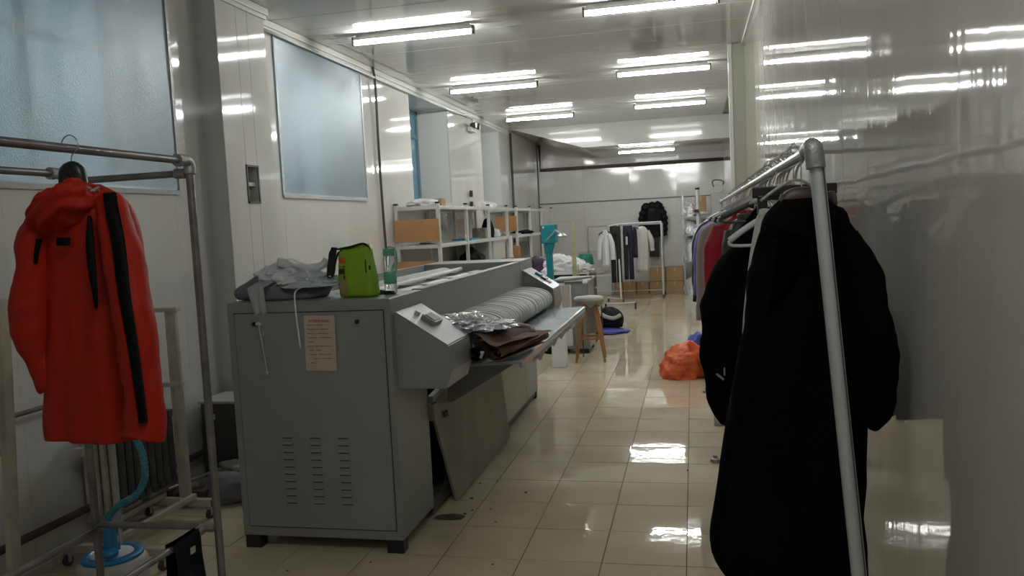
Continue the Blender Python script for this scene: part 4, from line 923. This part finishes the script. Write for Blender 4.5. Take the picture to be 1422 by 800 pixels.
build('nozzle', MB().heap((-1.19, 8.98, .945), (.03, .03, .03), .2, 2, 3, 3), m_whitec, t)
t = thing('work_table', (-2.1, 13.0, 0), 'dark laundry table piled with clothes beyond the teal machine', 'table')
build('tabletop', MB().bb(-2.75, -1.62, 12.7, 13.5, .80, .84), m_whitec, t, .004)
build('under_table_shade', MB().bb(-2.70, -1.68, 12.74, 12.76, .25, .80), m_dark, t)  # near-black sheet that paints the shade under the table
for x in (-2.7, -1.68):
    for y in (12.74, 13.44): build('leg', MB().bb(x - .02, x + .02, y - .02, y + .02, 0, .8), m_dkgrey, t)
build('lower_shelf', MB().bb(-2.72, -1.65, 12.75, 13.45, .22, .25), m_dkgrey, t)
GP = 'clothes piled on the far laundry table'
tag(build('clothes_pile', MB().heap((-2.12, 12.98, .84), (.38, .25, .20), .5, 2, 61, 5, -.3), m_whitec, sm=True), 'crumpled white clothes in the middle of the far laundry table', 'clothes', GP)
tag(build('clothes_pile', MB().heap((-2.55, 12.95, .84), (.2, .2, .20), .5, 2.2, 62, 4, -.3), mat('plum_cloth', (.06, .035, .07), .8), sm=True), 'plum and dark clothes at the left end of the far laundry table', 'clothes', GP)
tag(build('clothes_pile', MB().heap((-1.74, 12.9, .84), (.16, .2, .09), .5, 2.2, 63, 4, -.3), m_cream, sm=True), 'pale cloth under the green tub on the far laundry table', 'clothes', GP)
t = thing('green_tub', (-1.72, 13.15, .93), 'dark green plastic tub upturned at the right end of the far laundry table', 'tub')
build('tub', MB().lathe([(.13, .93), (.125, 1.04), (.10, 1.10), (.0, 1.105)], (-1.72, 13.15, 0), 24), m_green, t, .004)
build('rim', MB().lathe([(.128, .93), (.14, .93), (.14, .95), (.128, .95)], (-1.72, 13.15, 0), 24), m_green, t)
t = thing('orange_stool', (-1.98, 12.2, 0), 'orange-red plastic stool in front of the far laundry table', 'stool')
build('seat', MB().prism([(-2.10, .66), (-1.86, .66), (-1.89, .74), (-1.93, .76), (-2.03, .76), (-2.07, .74)], 'y', 12.1, 12.35), mat('orange_red_plastic', (.45, .09, .04), .4), t, .01)
for x in (-2.08, -1.88):
    for y in (12.12, 12.33): build('leg', MB().beam((x, y, 0), (x * .995 - .008, y, .66), .03), MC['orange_red_plastic'], t)
tag(build('wood_plank', MB().loft([[(-1.78, 11.95, .0), (-1.71, 11.95, .0), (-1.71, 11.98, .0), (-1.78, 11.98, .0)], [(-1.765, 12.0, 1.60), (-1.705, 12.0, 1.63), (-1.705, 12.03, 1.63), (-1.765, 12.03, 1.60)]]), m_plank, bev=.003), 'tall pale plank standing upright in front of the far laundry table', 'plank')
tag(build('wood_plank', MB().beam((-1.685, 12.0, 0), (-1.688, 12.02, 1.0), .022, .02), m_plank), 'thin pale batten beside the tall upright plank', 'plank')
t = thing('stacked_goods', (-1.72, 12.5, 0), 'dark crate stack under the right end of the far laundry table', 'crates')
for k in range(3): build('crate', MB().bb(-1.62, -1.56, 12.72, 13.2, .02 + .27 * k, .26 + .27 * k), m_dkgrey, t, .01)
tag(build('boot_bag', MB().heap((-1.76, 10.08, 0), (.17, .18, .13), .3, 2, 65, 4, -.35), m_blkn, sm=True), 'black cloth heap on the floor beneath the feed table end', 'cloth')
tag(build('pale_sack', MB().heap((-1.60, 11.3, 0), (.20, .25, .16), .3, 2, 66, 4, -.35), m_greige, sm=True), 'greige sack on the floor behind the black cloth heap', 'sack')
tag(build('brown_sack', MB().heap((-1.42, 10.9, 0), (.12, .2, .22), .3, 2, 68, 4, -.35), m_brownd, sm=True), 'dark brown sack on the floor left of the stool legs', 'sack')
t = thing('laundry_bag', (-1.22, 11.9, 0), 'dark round bag with pale band on a blue cloth behind the stool', 'bag')
build('bag', MB().heap((-1.22, 11.9, .06), (.19, .2, .20), .15, 1.6, 67, 4, -.5), m_blkn, t, sm=True)
build('band', MB().tube([(-1.38, 11.75, .30), (-1.28, 11.70, .24), (-1.16, 11.71, .21), (-1.06, 11.76, .25)], lambda q: (.02, .03), 10, 6), m_greige, t, sm=True)
tag(build('blue_cloth', MB().heap((-1.22, 11.75, 0), (.30, .26, .05), .35, 2, 69, 4, -.3), m_blueb, sm=True), 'deep blue cloth spread under the dark round bag behind the stool', 'cloth')

# ------------------------------------------------------------------ far end: clothes rails, cartons, hanging clothes
def rail_rack(x0, x1, y, z, label, mm, legs=True, y2=None):
    t = thing('rail_rack', ((x0+x1)/2, y, 0), label, 'clothes rack')
    build('top_rail', MB().rod((x0, y, z), (x1, y, z), .016, n=10), mm, t)
    for x in (x0, x1):
        build('post', MB().rod((x, y, .08), (x, y, z), .016, n=10), mm, t)
        f = build('foot', MB().rod((x, y - .25, .08), (x, y + .25, .08), .014, n=8), mm, t)
        for s in (-.24, .24): build('caster', MB().rod((x - .012, y + s, .035), (x + .012, y + s, .035), .034, n=12), m_black, t)
    build('low_rail', MB().rod((x0, y, .10), (x1, y, .10), .012, n=8), mm, t)
    return t
rail_rack(-2.20, -.62, 17.35, 1.50, 'grey pipe clothes rack standing in front of the cartons at the back wall', m_steel)
rb = thing('rail_rack', (-1.05, 16.5, 0), 'white pipe clothes rack carrying white and dark clothes at the back', 'clothes rack')
build('top_rail', MB().rod((-1.50, 16.3, 1.53), (-.62, 16.7, 1.54), .018, n=10), m_white, rb)
build('post', MB().rod((-1.41, 15.9, .09), (-1.47, 16.3, 1.53), .018, n=10), m_white, rb)
build('post', MB().rod((-.62, 16.7, .06), (-.62, 16.7, 1.54), .018, n=10), m_white, rb)
build('top_rail', MB().rod((-1.64, 16.0, 1.50), (-1.48, 16.3, 1.53), .016, n=10), m_white, rb)
build('foot', MB().rod((-1.70, 16.15, .08), (-1.36, 15.95, .06), .014, n=8), m_white, rb)
for x, y in ((-1.68, 16.14), (-1.37, 15.94), (-.62, 16.7)): build('caster', MB().rod((x - .012, y, .036), (x + .012, y, .036), .036, n=12), m_black, rb)
t = thing('wheel_base', (-1.27, 14.7, 0), 'low white bar with two black casters standing on the floor before the back racks', 'rack base')
build('bar', MB().rod((-1.58, 14.55, .12), (-1.04, 14.72, .12), .014, n=8), m_white, t)
for x, y in ((-1.57, 14.55), (-1.05, 14.72)):
    build('caster', MB().rod((x - .015, y, .045), (x + .015, y, .045), .045, n=12).box((x, y, .09), (.03, .03, .08)), m_black, t)

def flat_garment(name, x, y, zt, zb, w, m, label, cat, seed, sleeves=None, th=.05, fold=.015, legs=False, ws=None):
    t = thing(name, (x, y, zb), label, cat)
    if legs:
        for s in (-1, 1):
            body([(zt - .10, x + s * w * .42, y, w * .52, th), (zt - .4, x + s * w * .48, y, w * .46, th), (zb, x + s * w * .52, y, w * .42, th * .9)], m, 'leg', t, fold=.008, seed=seed + s, nr=14, n=24)
        body([(zt, x, y, w * .92, th * .5), (zt - .08, x, y, w * .96, th), (zt - .16, x, y, w * .98, th)], m, 'waist', t, fold=.004, seed=seed, nr=8, n=24)
    else:
        body([(zt, x, y, w * .3, th * .6), (zt - .05, x, y, w * .75, th * .9), (zt - .14, x, y, w * .95, th), ((zt + zb) / 2, x, y, w, th), (zb, x, y, w * 1.02, th)], m, 'garment_body', t, fold=fold, seed=seed, nr=18, n=30)
        if sleeves:
            for s in (-1, 1):
                sleeve([(x + s * w * .8, y, zt - .10), (x + s * (w + .05), y, zt - .28), (x + s * (w + .07), y, zt - sleeves)], [(.05, .05), (.055, .055), (.045, .045)], m, 'sleeve', t, seed, .008, n=12)
    return t
flat_garment('white_shirt', -1.69, 16.1, 1.44, .70, .07, m_whitec, 'white shirt at the left end of the white back rack', 'shirt', 71, .6)
flat_garment('trousers', -1.50, 16.15, 1.50, .38, .11, mat('bottle_black', (.008, .014, .012), .8), 'very dark green trousers hanging on the white back rack', 'trousers', 72, legs=True, th=.06)
flat_garment('trousers', -1.27, 16.35, 1.50, .42, .10, m_navy, 'navy trousers with white tag hanging on the white back rack', 'trousers', 73, legs=True, th=.06)
tag(build('tag_card', MB().bb(-1.31, -1.27, 16.27, 16.275, 1.12, 1.28), m_white), 'white paper tag in front of the navy trousers', 'tag')
flat_garment('vest', -1.14, 16.42, 1.45, .85, .05, m_navy, 'narrow dark top between the navy trousers and the white coat', 'top', 74)
flat_garment('white_coat', -1.0, 16.48, 1.47, .55, .13, m_cream, 'off-white coat hanging on the white back rack', 'coat', 75, .5, th=.09)
for x_, y_, c_ in ((-1.69, 16.1, 'white shirt'), (-1.0, 16.48, 'off-white coat'), (-1.14, 16.42, 'narrow dark top')):
    h = hanger('coat_hanger', x_, y_, 1.535 if x_ > -1.5 else 1.50, .26, m_black, f'dark hanger holding the {c_} on the white back rack', 'plain', drop=.08)
# black puffer coat and dark trousers hanging on the back wall
t = thing('puffer_coat', (-.82, 17.85, .9), 'black puffer coat hanging high against the back wall above the cartons', 'coat')
body([(1.93, -.82, 17.84, .12, .08), (1.86, -.82, 17.84, .20, .12), (1.75, -.83, 17.84, .23, .14), (1.6, -.83, 17.84, .22, .13), (1.4, -.83, 17.84, .22, .13), (1.22, -.80, 17.84, .21, .12)], m_blkn, 'coat_body', t, fold=.03, k=5, seed=81)
for s in (-1, 1):
    mb = MB()
    mb.tube([(-.83 + s * .17, 17.80, 1.84), (-.83 + s * .235, 17.79, 1.66), (-.83 + s * .235, 17.79, 1.45), (-.83 + s * .22, 17.8, 1.25 if s > 0 else 1.12)], lambda q: (.065 + .010 * sin(q * 34), .07 + .012 * sin(q * 34)), 14, 10)
    build('sleeve', mb, m_blkn, t, sm=True)
build('hood', MB().heap((-.97, 17.78, 1.82), (.10, .10, .10), .2, 2, 5, 3).heap((-.72, 17.78, 1.82), (.12, .10, .11), .2, 2, 6, 3).heap((-.84, 17.77, 1.84), (.09, .08, .10), .2, 2, 8, 3), m_blkn, t, sm=True)
build('hem_flap', MB().bb(-.93, -.72, 17.80, 17.84, .78, 1.24).rough(.01, 8, 2), m_black, t)
tag(build('wall_hook', MB().rod((-.83, 17.99, 1.95), (-.83, 17.82, 1.96), .012), m_steel), 'hook on the back wall holding the black puffer coat', 'hook')
GC = 'cartons along the back wall'
for x0, x1, z0, z1, d_ in ((-.93, -.60, .27, .56, 'left carton of the upper pair'), (-.58, -.22, .27, .56, 'right carton of the upper pair'), (-.93, -.62, .0, .26, 'carton under the left upper one'), (-.60, -.22, .0, .26, 'carton under the right upper one'),
                        (-1.21, -.96, .0, .26, 'single low carton just left of the stacked four'), (-1.50, -1.23, .0, .26, 'low carton third from the left end'), (-1.70, -1.52, .0, .25, 'leftmost low carton, beside the white box')):
    b = bx_((x0+x1)/2, 17.72, z0, (x1-x0, .34, z1-z0), m_card, f'brown {d_}, at the back wall', 'carton', name='cardboard_box'); b['group'] = GC
t = thing('white_crate', (-1.95, 17.2, 0), 'white foam box on the floor left of the cartons at the back wall', 'box')
build('body', MB().bb(-2.14, -1.74, 17.55, 17.9, .0, .40), m_white, t, .01)
build('lid', MB().bb(-2.15, -1.73, 17.54, 17.91, .40, .45), m_whitec, t, .01)
tag(build('pale_sack', MB().heap((-1.98, 17.70, .452), (.22, .15, .13), .4, 2, 83, 4, -.3), m_cream, sm=True), 'crumpled cream sack on top of the white foam box', 'sack')
tag(build('narrow_box', MB().bb(-1.72, -1.705, 17.5, 17.53, 0, .42), m_white), 'thin white board between the foam box and the cartons', 'board')

# goods in the back right corner
t = thing('corner_rack', (.25, 17.2, 0), 'steel rack of plastic-wrapped laundry in the back right corner', 'rack')
for x, y in ((-.20, 17.0), (-.20, 17.7), (.62, 17.0), (.62, 17.7)): build('post', MB().bb(x, x + .03, y, y + .03, 0, 2.05), m_steel, t)
for z in (.7, 1.25, 1.62): build('shelf', MB().bb(-.20, .65, 17.0, 17.73, z - .02, z), m_steel, t)
GW = 'plastic-wrapped laundry in the back corner'
k = 0
for x, z, rx, rz__, mm in ((-.02, 1.25, .17, .22, m_film), (-.03, .70, .16, .36, m_bagw), (.0, .0, .19, .34, m_bagw), (.28, 1.25, .14, .2, m_bagw), (.32, .70, .16, .3, m_film), (-.05, 1.62, .14, .22, m_film)):
    k += 1
    tag(build('wrapped_bundle', MB().heap((x, 17.3, z), (rx, .25, rz__), .45, 2.2, 90 + k, 4, -.35), mm, sm=True),
        ['clear film bundle on the third shelf of the corner rack', 'tall white wrapped bundle on the lower shelf of the corner rack', 'white wrapped bundle on the floor of the corner rack', 'white bundle beside the clear one in the corner rack', 'clear bundle hidden low at the right in the corner rack', 'clear film bundle on the top shelf, left end, of the corner rack'][k-1], 'bundle', GW)
bx_(.17, 16.95, 1.70, (.22, .2, .32), m_card, 'upright brown carton at the top of the corner rack', 'carton', name='cardboard_box')
tag(build('carton_perch', MB().bb(.04, .30, 16.84, 17.08, 1.66, 1.70).bb(.15, .17, 16.95, 16.97, 0, 1.66), m_steel), 'small steel stand under the upright carton', 'stand')
t = thing('white_pole', (.105, 16.6, 0), 'white pole with black cap in front of the corner rack', 'pole')
build('pole', MB().rod((.11, 16.6, .0), (.11, 16.6, 2.14), .035, n=12), m_white, t)
build('cap', MB().rod((.11, 16.6, 2.14), (.11, 16.6, 2.18), .042, n=12), m_black, t)
build('clamp', MB().box((.08, 16.57, 1.72), (.1, .1, .06)), m_black, t)
t = thing('grey_unit', (.46, 16.4, 0), 'grey metal cabinet with small appliance on top, beside the corner rack', 'cabinet')
build('body', MB().bb(.36, .66, 16.2, 16.6, 0, 2.04), m_steel2, t, .006)
build('appliance', MB().bb(.44, .60, 16.25, 16.5, 2.04, 2.20), m_fixt, t, .01)
build('spout', MB().tube([(.42, 16.3, 2.17), (.40, 16.28, 2.27), (.47, 16.28, 2.30), (.60, 16.28, 2.27), (.60, 16.3, 2.2)], .012, 8, 4), m_dkgrey, t, sm=True)

# ------------------------------------------------------------------ floor things by the right rack
t = thing('orange_bag', (-.14, 8.35, 0), 'bright orange stuffed plastic bag lying on the floor by the right rack', 'bag')
build('bag', MB().heap((-.15, 8.38, .0), (.235, .21, .235), .38, 1.7, 77, 5, -.42).rough(.012, 14, 2), m_orange, t, sm=True)
build('torn_edge', MB().cloth((0, 0, 0), 1, 1, lambda u, v: (.0 + .10 * v, 8.20 + .10 * u, .25 - .22 * v - .06 * u + .02 * noise.noise(Vector((u * 5, v * 5, 2)))), 12, 12, .002), mat('pink_film', (.55, .28, .20), .3), t, sm=True)
tag(build('blue_bag', MB().heap((.0, 8.78, .0), (.17, .14, .26), .35, 2, 78, 4, -.4), m_blueb, sm=True), 'dark blue bag behind the orange bag on the floor', 'bag')
t = thing('white_carton', (.22, 6.5, 0), 'small white box on the floor under the black padded jacket', 'box')
build('body', MB().bb(.115, .36, 6.40, 6.62, 0, .20), m_white, t, .004)
build('dark_mark', MB().beam((.14, 6.396, .06), (.20, 6.396, .13), .012, .002), m_dkgrey, t)
st = MB()
for x, y, r_ in ((-1.36, 4.62, .014), (-1.30, 4.42, .010), (-1.20, 4.45, .008), (-1.33, 4.36, .012), (-1.12, 4.25, .007), (-1.38, 4.9, .01), (-1.28, 4.95, .008), (-.08, 5.25, .010), (-1.0, 3.7, .006), (-1.62, 3.66, .006), (-2.0, 3.52, .008), (-1.05, 4.75, .012)):
    st.heap((x, y, .0005), (r_, r_ * 1.3, .003), .4, 3, int(x * 50), 1, -.2)
tag(build('debris', st, m_rust), 'scattered dark crumbs on the tiles beside the ironer', 'debris', kind='stuff')
tag(build('floor_stain', MB().heap((-1.40, 4.30, .0003), (.09, .045, .0012), .6, 2.5, 5, 3, -.2), mat('stain', (.10, .08, .05), .5)), 'flat dark stain on the floor tile beside the loose machine panel', 'stain')
